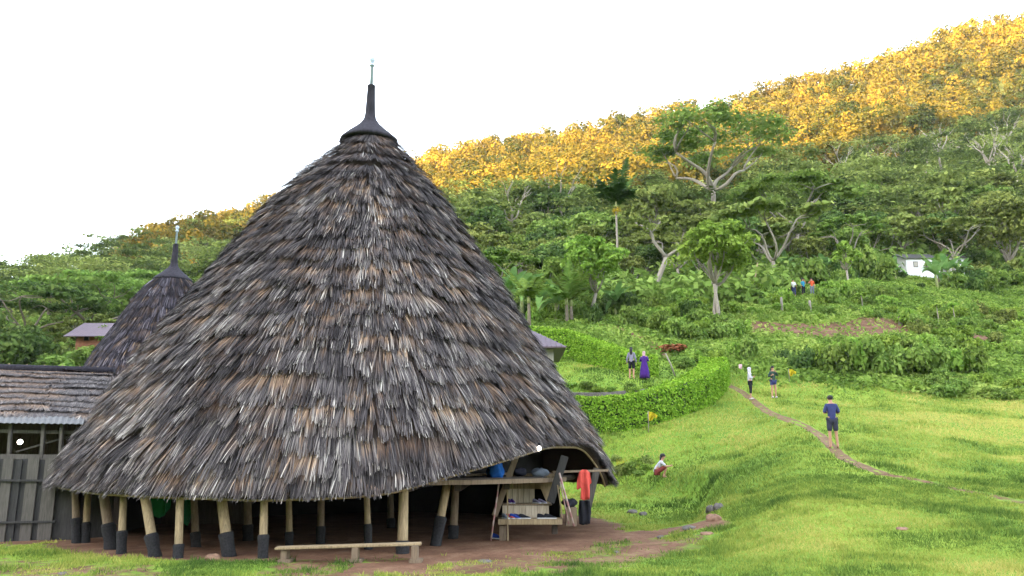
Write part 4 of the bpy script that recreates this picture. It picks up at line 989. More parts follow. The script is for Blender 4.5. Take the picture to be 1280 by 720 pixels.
for i, (px, Y, H, W, k, lb) in enumerate([(40, 84, 9, 16, 0, 'wide flat topped tree at the far left above the shed roof'), (120, 92, 10, 17, 0, 'wide dark flat topped tree on the left slope above the purple roofed house'), (8, 70, 7, 9, 1, 'dark tree at the left edge'), (175, 104, 10, 14, 0, 'flat topped tree behind the cap of the smaller hut'), (75, 112, 10, 18, 0, 'tall flat topped tree on the left skyline')]):
    hero(tree_umbrella(60 + i, H, W, .32, 30, 130, .4, ['leafdark', 'leafmid'][i % 2], 'barkdark') if k == 0 else tree_broad(60 + i, H, W, .3, 44, 110, .15, 1, 'leafdark', 'barkdark'), px, Y, lb, i)
# crooked pale tree
x0 = at(822, 360, 76); cr = empty('tree', (x0.x, 76, zm(x0.x, 76)), 0, 'crooked bare pale tree bending left, with thin foliage, beside the palm', 'tree'); b = MB(); inv = -Vector(cr.location)
P_ = [at(px, py, 76) + inv for px, py in [(816, 372), (820, 355), (827, 338), (833, 322)]]; b.tube([P_[0] - Vector((0, 0, 1.5))] + P_, [.34, .30, .27, .24, .22], 8)
L_ = [at(px, py, 76) + inv for px, py in [(833, 322), (825, 312), (817, 302), (815, 293), (812, 288), (800, 281), (791, 277)]]; b.tube(L_, [.2, .17, .15, .13, .11, .09, .05], 7)
b.tube([at(px, py, 76) + inv for px, py in [(833, 322), (840, 316), (848, 311), (856, 303)]], [.18, .14, .1, .05], 7); b.tube([at(px, py, 76) + inv for px, py in [(814, 291), (820, 285), (826, 276)]], [.09, .06, .03], 6)
b.build('trunk', MAT['bark'], cr, True)
rg = np.random.default_rng(8); V, Fq, tn = clumps([np.array(at(px, py, 76 + rg.normal(0, 1)) + inv) for px, py in [(791, 275), (800, 278), (828, 274), (858, 300), (850, 308), (840, 300), (812, 284)]], [.9] * 7, [55] * 7, .26, rg, .4, .1, .5, .4); link('crown', leafmesh('crown', V, Fq, tn), cr, MAT['leafolive'])
# palms and bananas
def frond(mb_v, mb_f, base, a, L, droop, rise, w, rng, n=11, leaflets=True):
    """arching frond; returns nothing, appends quads"""
    pts = []
    for i in range(n + 1):
        t = i / n; r = L * (t - .12 * t * t); z = rise * L * t - droop * L * t * t; pts.append(np.array([math.cos(a) * r, math.sin(a) * r, z]) + base)
    s = np.array([-math.sin(a), math.cos(a), 0])
    if leaflets:
        for i in range(1, n + 1):
            for sg in (-1, 1):
                for q in (0, .5):
                    p = pts[i - 1] * (1 - q) + pts[i] * q; d = pts[i] - pts[i - 1]; d = d / np.linalg.norm(d); tt = (i - 1 + q) / n; ln = w * math.sin(math.pi * min(1, .15 + .85 * tt) ** .8) + .1 * w
                    e = p + (s * sg * .8 + d * .6 + np.array([0, 0, -.35 + rng.normal(0, .12)])) * ln; k = len(mb_v); hw = d * w * .13
                    mb_v += [p - hw, p + hw, e + hw * .3, e - hw * .3]; mb_f.append((k, k + 1, k + 2, k + 3))
    else:
        k0 = len(mb_v)
        for i, p in enumerate(pts):
            t = i / n; ww = w * (math.sin(math.pi * min(1, .1 + .9 * t)) ** .6) * .5 + .02; up = np.array([0, 0, ww * .35]); mb_v += [p - s * ww + up, p, p + s * ww + up]
        for i in range(n): q = k0 + i * 3; mb_f += [(q, q + 1, q + 4, q + 3), (q + 1, q + 2, q + 5, q + 4)]
def plant_leaves(name, fr, mat, parent, seed):
    rg = np.random.default_rng(seed); v = []; f = []
    for args in fr: frond(v, f, *args[:6], rg, *args[6:])
    V = np.array(v); n_ = len(f); tone = np.clip(.5 + np.repeat(rg.normal(0, .15, len(v) // 3 + 1), 3)[:len(v)], 0, 1); return link(name, npmesh(name, V, np.array(f), {'tone': tone}), parent, mat)
def banana(seed, H=3.4):
    rg = np.random.default_rng(seed); root = empty('banana_plant'); b = MB(); b.tube([(0, 0, -.3), (.03, 0, H * .25), (.05, .02, H * .55)], [.17, .14, .09], 9); b.build('stem', MAT['leafstem'], root, True)
    fr = []
    for i in range(10):
        a = i * 2.4 + rg.uniform(-.3, .3); up = rg.uniform(.5, 1.5); fr.append((np.array([.05, .02, H * .52]), a, H * rg.uniform(.5, .72), rg.uniform(.5, 1.0) * (1.2 if up < 1 else .8), up, H * .17, 10, False))
    plant_leaves('foliage', fr, MAT['leafbanana'], root, seed); return root
MAT['leafstem'] = plain('stem_green', (.20, .22, .08), .7, .25, 6)
bprot = [banana(s) for s in (1, 2, 3)]
BL = [(985, 352, 1.0, 'banana plant left of the people on the terrace'), (965, 352, .8, 'low banana plant between the bamboo pole and the people in shirts'), (1035, 352, .9, 'banana plant right of the orange shirt'), (652, 400, 1.2, 'tall banana plant beside the roof edge of the large hut'), (676, 402, 1.0, 'banana plant between the hut edge and the brown palm trunks'), (640, 390, 1.1, 'banana plant touching the slope of the large roof'),
      (695, 404, .9, 'banana plant just left of the brown palm trunks'), (1186, 360, 1.1, 'banana plant in front of the white house'), (1172, 362, .9, 'banana plant at the left corner of the white house'), (1203, 358, .9, 'banana plant right of the white house'), (770, 398, .8, 'small banana plant at the forest edge under the palm'),
      (108, 446, 1.3, 'large pale banana plant below the purple roofed house'), (122, 450, 1.1, 'banana plant leaning against the small hut on the left slope'), (88, 448, .9, 'banana plant left of the large pale one above the shed ridge'), (40, 446, .9, 'banana plant behind the shed ridge at the far left'), (1120, 352, .7, 'small banana plant left of the white house')]
for i, (px, py, s, lb) in enumerate(BL):
    r = bprot[i] if i < 3 else copy_tree(bprot[i % 3]); g = ground(px, py, 45); r.location = (g.x, g.y, zm(g.x, g.y)); r.scale = (s,) * 3; r.rotation_euler = (0, 0, i * 1.7); tag(r, lb, 'banana plant', 'banana plants')
def palm(px, Y, H, label, L=2.6, nf=14, fruit=False, mat='leafdark', bark='bark', r0=.13):
    x = at(px, 360, Y).x; root = empty('palm_tree', (x, Y, zm(x, Y) - .2), 0, label, 'palm tree'); b = MB(); b.tube([(0, 0, 0), (.02, 0, H * .4), (0, .03, H * .9), (0, .03, H)], [r0 * 1.4, r0, r0 * .85, r0 * .8], 9); b.build('trunk', MAT[bark], root, True)
    b = MB(); b.tube([(0, .03, H), (0, .03, H + L * .32)], [r0 * 1.1, r0 * .7], 9); b.build('crownshaft', MAT['leafstem'], root, True); rg = np.random.default_rng(int(px * 2))
    plant_leaves('fronds', [(np.array([0, .03, H + L * .28]), i * 2.4, L * rg.uniform(.85, 1.1), rg.uniform(.5, .9), rg.uniform(.8, 2.0), L * .32) for i in range(nf)], MAT[mat], root, int(px * 2))
    if fruit:
        rg = np.random.default_rng(1); V, Fq, tn = clumps([np.array([.1, -.1, H - .35]), np.array([-.2, -.1, H - .45])], [.5, .42], [90, 80], .14, rg, 1.1, .2, .6, 0); link('fruit', leafmesh('fruit', V, Fq, tn), root, MAT['leafyellow'])
    return root
gz = zm(at(773, 360, 86).x, 86); palm(773, 86, rowz(258, 86) - gz, 'tall slender palm with orange fruit cluster standing clear of the forest', 3.0, 24, True, 'leafpalm')
for px, Y, top, lb in [(708, 62, 378, 'brown trunked palm, left of the close pair near the garden hedge'), (713.5, 62.5, 380, 'brown trunked palm, right of the close pair near the garden hedge'), (661, 60, 376, 'brown trunked palm beside the roof edge of the large hut'), (1175, 88, 342, 'short palm standing before the white house')]:
    gz = zm(at(px, 360, Y).x, Y); palm(px, Y, max(1.2, rowz(top, Y) - gz), lb, 2.0, 11, False, 'leafmid', 'barkdark', .14)
# dead and bare trees catching the light in the forest
def bare(seed, H):
    rg = np.random.default_rng(seed); random.seed(seed); b = MB(); f = np.array([rg.normal(0, .05) * H, 0, H * .4]); limb(b, (0, 0, -.4), f, H * .026, H * .018, rg, 5, .05, 6)
    for i in range(5):
        a = i * 1.3 + rg.uniform(-.4, .4); m_ = f + np.array([math.cos(a) * H * .16, math.sin(a) * H * .16, H * rg.uniform(.2, .34)]); limb(b, f, m_, H * .013, H * .008, rg, 4, .1, 5)
        for j in range(3): a2_ = a + rg.uniform(-.9, .9); limb(b, m_, m_ + np.array([math.cos(a2_) * H * .12, math.sin(a2_) * H * .12, H * rg.uniform(.08, .24)]), H * .006, H * .002, rg, 3, .1, 4)
    return b
bb = [bare(s, 9).build('bare_tree', MAT['bark'], None, True) for s in (5, 6, 7)]
for i, (px, Y) in enumerate([(1130, 190), (1155, 200), (1175, 185), (1200, 210), (1245, 190), (1262, 205), (1100, 180), (1050, 170), (1235, 170), (975, 150), (1085, 215), (700, 130), (745, 150), (640, 120), (1270, 160), (1025, 200)]):
    o = bb[i] if i < 3 else bb[i % 3].copy()
    if i >= 3: COL.objects.link(o)
    x = at(px, 200, Y).x; o.location = (x, Y, zm(x, Y) + 2.2); o.rotation_euler = (0, 0, i * 1.1); o.scale = (1.1 + .2 * (i % 3),) * 3; tag(o, 'leafless pale branched tree sticking out of the shaded forest canopy', 'tree', 'leafless trees in the forest')

# ------------------------------------------------------------------ bushes
def bushmesh(seed, mat, leaf=.13, n=900, flat=.8):
    rg = np.random.default_rng(seed); k = 9; cs = [np.array([0, 0, .35])] + [np.array([math.cos(a) * q, math.sin(a) * q, rg.uniform(.15, .75) * flat]) for a, q in zip(rg.uniform(0, 6.28, k), rg.uniform(.3, .7, k))]
    rs = [.6] + list(rg.uniform(.26, .46, k)); V, Fq, tn = clumps(cs, rs, [n // 6] + [n // k] * k, leaf, rg, .85, .55, .6, .35); me = leafmesh('bush', V, Fq, tn); me.materials.append(MAT[mat]); return me
BM_ = {m_: [bushmesh(500 + 7 * i + j, m_) for j in range(3)] for i, m_ in enumerate(['leafbright', 'leafmid', 'leafdark', 'leafolive'])}
rng = np.random.default_rng(99); nb = 0
def bush(px, py, wpx, hpx, mat, label, group, ymin=30):
    if 978 < px < 1030 and 360 < py < 381: return
    if 1118 < px < 1186 and 345 < py < 384: hpx *= .6
    g = ground(px, py, ymin); k = g.y / F; o = bpy.data.objects.new('bush', BM_[mat][int(rng.integers(3))]); COL.objects.link(o)
    o.location = (g.x, g.y, zm(g.x, g.y) - .05); o.rotation_euler = (0, 0, rng.uniform(0, 6.28)); s = wpx * k * .5; o.scale = (s, s, hpx * k * .95); tag(o, label, 'bush', group); return o
def region(px0, px1, r0, r1, n_, w0, w1, mats, label, ymin=40, asp=(.6, .95)):
    for i in range(n_):
        px = px0 + (px1 - px0) * (i + rng.random()) / n_; py = rng.uniform(r0, r1); w_ = rng.uniform(w0, w1); bush(px, py, w_, w_ * rng.uniform(*asp), mats[int(rng.integers(len(mats)))], label, label, ymin)
region(790, 925, 384, 428, 34, 28, 44, ['leafbright', 'leafmid', 'leafbright', 'leafmid'], 'leafy green bush on the slope under the two trunked tree')
region(925, 1140, 366, 384, 30, 22, 36, ['leafbright', 'leafmid', 'leafbright'], 'green bush on the upper edge of the terrace')
region(925, 1120, 388, 398, 12, 14, 24, ['leafbright', 'leafmid'], 'small bush at the back of the bare terrace strip')
for i in range(9): bush(1042 + i * 21 + rng.uniform(-5, 5), 466 + .9 * i + rng.uniform(-3, 3), rng.uniform(50, 64), rng.uniform(44, 54), ['leafmid', 'leafbright', 'leafmid'][i % 3], 'large rounded bush in the row bordering the lawn', 'large bushes bordering the lawn')
for i in range(8): bush(1045 + i * 24 + rng.uniform(-6, 6), 450 + rng.uniform(-3, 3), rng.uniform(38, 50), rng.uniform(30, 40), ['leafmid', 'leafbright'][i % 2], 'leafy bush behind the row of large bushes', 'bushes behind the large bushes')
region(1140, 1290, 474, 500, 26, 20, 38, ['leafmid', 'leafbright', 'leafmid'], 'low leafy weeds at the right border of the lawn', 34, (.45, .75))
region(1120, 1290, 392, 450, 44, 18, 34, ['leafbright', 'leafmid', 'leafbright', 'leafolive'], 'fresh green bush on the right hand slope')
bush(1183, 362, 26, 24, 'leafmid', 'bush hiding the right end of the larger white house', None); bush(1150, 360, 20, 14, 'leafdark', 'dark bush below the larger white house', None)
bush(998, 462, 42, 34, 'leafdark', 'dark bush behind the yellow flag', 'dark bushes behind the flag'); bush(975, 452, 26, 22, 'leafdark', 'dark bush behind the person in green', None); bush(1020, 458, 30, 34, 'leafbright', 'bright green bush right of the yellow flag', None)
bush(935, 450, 34, 36, 'leafmid', 'round green bush behind the person in white', None); bush(918, 447, 28, 26, 'leafbright', 'bright bush left of the round green bush above the track', None)
region(1195, 1290, 350, 366, 9, 30, 46, ['leafdark', 'leafmid'], 'dark shrub right of the white house at the foot of the forest', 60, (.6, .9))
region(1000, 1122, 345, 362, 11, 30, 50, ['leafdark', 'leafmid'], 'dark shrub at the foot of the forest behind the terraces', 60, (.7, 1.0))
region(640, 880, 386, 404, 22, 26, 44, ['leafdark', 'leafmid', 'leafdark', 'leafbright'], 'shrub at the forest edge above the garden', 55, (.7, 1.0))
region(700, 860, 482, 494, 11, 14, 26, ['leafbright', 'leafmid'], 'small plant inside the hedged garden', 36, (.45, .7))
region(845, 900, 442, 470, 7, 16, 26, ['leafbright', 'leafmid'], 'small bush behind the end of the curved hedge', 40)
region(-10, 140, 420, 462, 26, 26, 50, ['leafmid', 'leafbright', 'leafdark'], 'bush on the left slope above the shed ridge', 48, (.6, 1.0))
region(768, 812, 575, 600, 9, 14, 26, ['leafbright', 'leafmid', 'leafolive'], 'small leafy plant on the bank beside the eave of the large hut', 26, (.5, .8))
bush(52, 452, 30, 26, 'leafmid', 'mid green bush above the shed ridge, left of the bright one', None, 48); bush(66, 452, 26, 20, 'leafbright', 'bright small bush directly above the shed ridge', None, 48)
bush(99, 436, 30, 22, 'leafmid', 'green bush hiding the left corner of the purple roofed house', None, 48); bush(128, 440, 30, 24, 'leafbright', 'bright bush below the purple roofed house', None, 48)
region(1210, 1290, 334, 352, 9, 34, 50, ['leafmid', 'leafdark', 'leafolive'], 'bushy shrub under the yellowish green tree at the right edge', 70, (.7, 1.0))
MAT_r = bushmesh(900, 'leafred', .12, 500); g = ground(842, 441, 45); o = link('flowering_shrub', MAT_r); o.location = g; o.scale = (1.25, 1.0, .7); tag(o, 'shrub with reddish orange leaves on the slope above the garden', 'shrub')
o = link('flowering_plant', bushmesh(901, 'leafyellow', .09, 90)); g = ground(776, 584, 24); o.location = (g.x, g.y, zm(g.x, g.y)); o.scale = (.30, .3, .38); tag(o, 'low plant with yellow leaves right beside the thatch edge', 'plant')
def stickplant(px, py, h, label):
    g = ground(px, py, 40); root = empty('young_tree', (g.x, g.y, zm(g.x, g.y)), 0, label, 'young tree'); b = MB(); b.tube([(0, 0, -.1), (.03, 0, h * .5), (0, .02, h)], [.05, .04, .03], 6); b.build('trunk', MAT['bark'], root, True)
    rg = np.random.default_rng(int(px * 2)); V, Fq, tn = clumps([np.array([0, 0, h])], [.45], [50], .2, rg, .5, .2, .5, .5); link('crown', leafmesh('crown', V, Fq, tn), root, MAT['leafbright'])
stickplant(1174, 412, 1.9, 'young slender tree on the right slope, left of two'); stickplant(1194, 408, 1.8, 'young slender tree on the right slope, right of two'); stickplant(1078, 386, 1.2, 'young tree among the terrace bushes')

# ------------------------------------------------------------------ hedges
def hedge(pix, hts, wd, label, seed, ymin, mat='leafhedge', leaf=.085, dens=520):
    rg = np.random.default_rng(seed); P_ = np.array([tuple(ground(px, py, ymin))[:2] for px, py in pix]); seg = np.linalg.norm(np.diff(P_, axis=0), axis=1); s = np.concatenate([[0], np.cumsum(seg)]); L = s[-1]
    def pos(t): 
        return np.stack([np.interp(t, s, P_[:, 0]), np.interp(t, s, P_[:, 1])], -1)
    root = empty('hedge', (0, 0, 0), 0, label, 'hedge')
    def frame(t):
        a = pos(np.clip(t - .3, 0, L)); b_ = pos(np.clip(t + .3, 0, L)); d = b_ - a; d /= np.linalg.norm(d, axis=-1)[..., None]; return pos(t), np.stack([-d[..., 1], d[..., 0]], -1), d
    C = []; Nn = []; tn = []; H_ = lambda t: np.interp(t / L, np.linspace(0, 1, len(hts)), hts) * (1 + .10 * (fbm(t * .9, t * 0 + seed, 3) - .45))
    for side, area in ((-1, 1.4), (1, 1.4), (0, 1.0)):
        n_ = int(L * area * dens); t = rg.uniform(0, L, n_); c, nr_, d = frame(t); h = H_(t); z0 = zmesh(c[:, 0], c[:, 1])
        if side: q = c + nr_ * (side * wd / 2 * (1 + rg.normal(0, .06, n_) + .16 * (fbm(t * 1.2, z0 * 0 + side * 5, 3) - .45)))[:, None]; zz = rg.uniform(0, 1, n_) * h; nv = np.column_stack([nr_ * side, np.full(n_, .25)]); zb = zmesh(q[:, 0], q[:, 1]); zt = z0 + h; zz = zb - .05 + (zt - zb) * rg.uniform(0, 1, n_)
        else: q = c + nr_ * rg.uniform(-wd / 2, wd / 2, n_)[:, None]; zz = z0 + h + rg.normal(0, .045, n_) + .12 * (fbm(t * 2, q[:, 0] * 2, 3) - .45); nv = np.column_stack([nr_ * 0, np.ones(n_)])
        C.append(np.column_stack([q, zz])); Nn.append(nv); tn.append(np.clip((.5 if side else .62) + rg.normal(0, .17, n_), 0, 1))  # top leaves toned lighter than the sides, painting in light from above
    for te in (0, L):
        n_ = int(wd * 1.4 * dens); t = np.full(n_, te); c, nr_, d = frame(t); h = H_(t); q = c + nr_ * rg.uniform(-wd / 2, wd / 2, n_)[:, None]; z0 = zmesh(q[:, 0], q[:, 1]); C.append(np.column_stack([q, z0 + rg.uniform(0, 1, n_) * h])); Nn.append(np.column_stack([d * (1 if te else -1), np.full(n_, .2)])); tn.append(np.clip(.5 + rg.normal(0, .17, n_), 0, 1))
    V, Fq = quads(np.concatenate(C), np.concatenate(Nn), leaf, rg, .6); link('foliage', leafmesh('foliage', V, Fq, np.repeat(np.concatenate(tn), 4)), root, MAT[mat])
    t = np.linspace(.1, L - .1, 60); c, nr_, d = frame(t); h = H_(t) - .12; z0 = zmesh(c[:, 0], c[:, 1]); vs = []; fs = []
    for i in range(60):
        for sg, zz in ((-1, -.5), (-1, h[i]), (1, h[i]), (1, -.5)): q = c[i] + nr_[i] * sg * (wd / 2 - .1); vs.append((q[0], q[1], z0[i] + zz))
    for i in range(59):
        for k in range(4): fs.append((i * 4 + k, i * 4 + (k + 1) % 4, i * 4 + 4 + (k + 1) % 4, i * 4 + 4 + k))
    fs += [(0, 1, 2, 3), tuple(59 * 4 + k for k in (3, 2, 1, 0))]; b = MB(); b.add(vs, fs); b.build('twigs', MAT['leafstemdark'], root); return root
MAT['leafstemdark'] = plain('twigs_dark', (.03, .05, .015), .9, .4, 6)
hedge([(700, 536), (740, 536), (775, 533), (810, 527), (842, 516), (868, 504), (885, 492), (894, 481), (893, 472)], [1.4, 1.38, 1.35, 1.3, 1.15], 1.5, 'neatly clipped bright green hedge curving round the garden in the middle', 1, 28)
hedge([(655, 440), (690, 443), (725, 449), (760, 458), (790, 466), (820, 469)], [1.7, 1.6, 1.3, 1.0], 1.1, 'upper clipped hedge running from the large hut towards the two people', 2, 40)
# low earth edge wall inside the garden
b = MB(); pts = [ground(px, py, 36) for px, py in [(700, 497), (750, 497), (800, 494), (850, 484)]]
b.tube([(p.x, p.y + .2, zm(p.x, p.y) + .05) for p in pts], .22, 8, True, .15); tag(b.build('stone_edging', MAT['stone'], None), 'low stone edging behind the clipped hedge inside the garden', 'edging')

# ------------------------------------------------------------------ weeds and lawn grass
rng = np.random.default_rng(12)
n_ = 170000; Y = rng.uniform(44, 96, n_); px = rng.uniform(660, 1330, n_); x = (px - 640) / F * Y; edge = np.interp(px, [660, 880, 940, 1000, 1100, 1200, 1300], [52, 50, 47, 47, 46, 43, 40]); dd_ = dirtmask(x, Y); ok = (Y > edge + rng.normal(0, 1.0, n_)) & (rng.random(n_) > dd_ * 1.25) & ((Y < 84) | (px > 1100))
x, Y = x[ok], Y[ok]; tf = fbm(x / 1.7, Y / 1.7, 3); C = np.column_stack([x, Y, zmesh(x, Y) + rng.uniform(0, .45, len(x)) * (.3 + tf)])
V, Fq = quads(C, np.tile([0, -.25, .8], (len(x), 1)), .17, rng, .6, 2.2); tone = np.repeat(np.clip(.5 + rng.normal(0, .14, len(x)) + (tf - .45) * .9 + (fbm(x / 9, Y / 9) - .45) * .8, 0, 1), 4)
tag(link('weeds', leafmesh('weeds', V, Fq, tone), None, MAT['leafweed']), 'tall weeds and grass covering the terraces and slopes above the lawn', 'weeds', kind='stuff')
def grass(n_, y0, y1, seed, hk=1.0):
    rg = np.random.default_rng(seed); Y = y0 * (y1 / y0) ** rg.random(n_); u = rg.uniform(-.74, .80, n_); x = u * Y; dd_ = np.zeros(n_); dd_ = dirtmask(x, Y)
    dd_ = dd_ + (fbm(x * 1.7, Y * 1.7, 3) - .47) * 1.1; pd_ = polyline_d(x, Y, [(p.x, p.y) for p in PATHW]); dh = np.hypot(x - HUT[0], Y - HUT[1])
    edge = np.interp(u, [-.74, .0, .2, .3, .4, .6, .8], [50, 50, 52, 49, 48, 45, 42])
    ok = (dd_ + rg.normal(0, .10, n_) < .42) & (pd_ > rg.uniform(.16, .40, n_)) & (dh > 6.6) & (Y < edge); x, Y, pd_ = x[ok], Y[ok], pd_[ok]; n_ = len(x)
    bk = np.abs(poly_sd(x, Y, BANK)); bk = np.where((x > 3.5) & (Y < 34) & (Y > 22), np.exp(-(bk / .42) ** 2), 0)
    tf = vnoise(x * 3.2, Y * 3.2) * .6 + vnoise(x * 9, Y * 9) * .4; big = fbm(x / 2.4, Y / 2.4, 4) - .46; far = (Y / 12)
    h = (.022 + .040 * tf ** 1.6) * (.75 + .42 * far) * rg.uniform(.5, 1.4, n_) * (1 + 1.1 * bk) * hk; wd = .0058 * np.maximum(1, far) * rg.uniform(.7, 1.5, n_) * 1.3
    spot = sstep(.60, .78, vnoise(x * 1.1 + 7, Y * 1.1) * .65 + vnoise(x * 3.7, Y * 3.7) * .35); h = h * (1 + 1.1 * spot)
    a = rg.uniform(0, 6.283, n_); s = np.stack([np.cos(a), np.sin(a), a * 0], 1); ln = rg.normal(0, .45, (n_, 2)) * h[:, None]; z = zmesh(x, Y)
    c = np.column_stack([x, Y, z - .006]); tip = c + np.column_stack([ln, h]); V = np.stack([c - s * wd[:, None], c + s * wd[:, None], tip], 1).reshape(-1, 3)
    tone = np.clip(.60 - .2 * spot + rng.normal(0, .13, n_) + big * 1.5 + (fbm(x / 9 + 4, Y / 9, 3) - .45) * .9 - (tf - .5) * .25 - .2 * bk, 0, 1); return V, np.arange(n_ * 3).reshape(n_, 3), np.repeat(tone, 3)
A1 = grass(330000, 8.0, 22, 1); A2 = grass(330000, 18, 52, 2)
V = np.concatenate([A1[0], A2[0]]); Fq = np.concatenate([A1[1], A2[1] + len(A1[0])]); tag(link('grass', leafmesh('grass', V, Fq, np.concatenate([A1[2], A2[2]])), None, MAT['grass']), 'short bright green lawn grass around the huts and up the meadow', 'grass', kind='stuff')

# ------------------------------------------------------------------ flags, posts, sign
def flag(px, py, h, label):
    g = ground(px, py, 30); root = empty('flag', (g.x, g.y, zm(g.x, g.y)), 0, label, 'flag'); b = MB(); b.tube([(0, 0, -.1), (0, 0, h)], .018, 6); b.build('pole', MAT['bark'], root, True)
    bm = bmesh.new(); nx_, nz_ = 9, 8; g_ = [[bm.verts.new((.02 + .40 * i / nx_ * (1 - .45 * j / nz_) , .06 * math.sin(i * 1.1 + j * .6), h - .02 - .42 * j / nz_ - .16 * (i / nx_) ** 2 * (1 if j < 4 else -.6))) for j in range(nz_ + 1)] for i in range(nx_ + 1)]
    for i in range(nx_):
        for j in range(nz_): bm.faces.new((g_[i][j], g_[i + 1][j], g_[i + 1][j + 1], g_[i][j + 1]))
    bmesh.ops.solidify(bm, geom=bm.faces[:], thickness=.01); me = bpy.data.meshes.new('cloth'); bm.to_mesh(me); bm.free(); link('cloth', me, root, MAT['yellow']); return root
flag(811, 541, .95, 'yellow flag on a short stick before the curved hedge'); flag(987, 478, .78, 'yellow flag on a short stick near the bushes, right of the person in green')
def postt(px, py, h, w_, label, mat='bark', name='wooden_post', cat='post', lean=0):
    g = ground(px, py, 40); b = MB(); b.tube([(0, 0, -.2), (lean * .5, 0, h * .5), (lean, 0, h)], [w_, w_ * .95, w_ * .85], 8, True, .1); o = b.build(name, MAT[mat], None, True); o.location = (g.x, g.y, zm(g.x, g.y)); return tag(o, label, cat)
postt(978, 392, 1.35, .11, 'brown wooden post on the terrace below the person in white'); postt(1013, 390, .95, .12, 'pale stump post on the terrace below the person in orange'); postt(1125, 406, .9, .13, 'short broken stump at the right end of the bare terrace strip'); postt(940, 372, 3.4, .07, 'tall leaning bamboo pole left of the terrace people', 'woodlight', 'bamboo_pole', 'pole', .75)
sg = ground(928, 376, 50); b = MB(); b.box((0, 0, .55), (.35, .10, 1.1)); b.box((0, 0, 1.14), (.41, .16, .08)); o = b.build('stone_marker', MAT['pink'], None, False, .02); o.location = (sg.x, sg.y, zm(sg.x, sg.y)); tag(o, 'small pink marker slab standing in the bushes', 'marker')
sg = ground(926, 466, 40); b = MB(); b.tube([(0, 0, 0), (0, 0, .5)], [.12, .10], 10, True, .05); o = b.build('marker_stone', MAT['pink'], None, True); o.location = (sg.x, sg.y, zm(sg.x, sg.y)); tag(o, 'small pale upright stone by the track, behind the person in white', 'stone')
postt(845, 470, .0001 + 1.3, .05, 'crooked bare branch standing behind the curved hedge', 'bark', 'branch', 'branch', -.55)

# ------------------------------------------------------------------ air
bm = bmesh.new(); bmesh.ops.create_cube(bm, size=1); me = bpy.data.meshes.new('haze'); bm.to_mesh(me); bm.free(); hz = link('haze', me); zlo = float(GZ.min()) - 1; zhi = float(max(GZ.max(), 260)) + 30
hz.scale = (3100, 3100, zhi - zlo); hz.location = (0, 0, (zhi + zlo) / 2); tag(hz, kind='stuff', label='thin pale haze filling the valley air')
m, n, out = M('haze'); q = n.nodes.new('ShaderNodeVolumePrincipled'); q.inputs['Color'].default_value = (.93, .96, 1, 1); q.inputs['Density'].default_value = .00008; n.links.new(q.outputs[0], out.inputs['Volume']); hz.data.materials.append(m)

# ------------------------------------------------------------------ people
def skinmesh(V, E, R, level=2, root=0):
    me = bpy.data.meshes.new('tmp'); me.from_pydata(V, E, []); o = bpy.data.objects.new('tmp', me); COL.objects.link(o)
    m1 = o.modifiers.new('s', 'SKIN'); m1.use_smooth_shade = True; m2 = o.modifiers.new('u', 'SUBSURF'); m2.levels = level; m2.render_levels = level
    for i, d in enumerate(me.skin_vertices[0].data): r = R[i]; d.radius = (r, r) if isinstance(r, (int, float)) else r; d.use_root = (i == root)
    dg = bpy.context.evaluated_depsgraph_get(); out = bpy.data.meshes.new_from_object(o.evaluated_get(dg)); bpy.data.objects.remove(o, do_unlink=True)
    for p in out.polygons: p.use_smooth = True
    return out
STAND = dict(hip=(0, 0, .93), spine=(0, .01, 1.12), chest=(0, .01, 1.32), neck=(0, 0, 1.47), head=(0, -.01, 1.60), sh=(.15, .01, 1.385), el=(.215, .03, 1.12), wr=(.25, -.04, .88), hipj=(.085, 0, .90), kn=(.10, -.01, .50), an=(.11, .02, .08))
def J(base, **kw):
    d = {}
    for k, v in base.items():
        if k in ('sh', 'el', 'wr', 'hipj', 'kn', 'an'): d[k + 'L'] = (-v[0], v[1], v[2]); d[k + 'R'] = v
        else: d[k] = v
    d.update(kw); return d
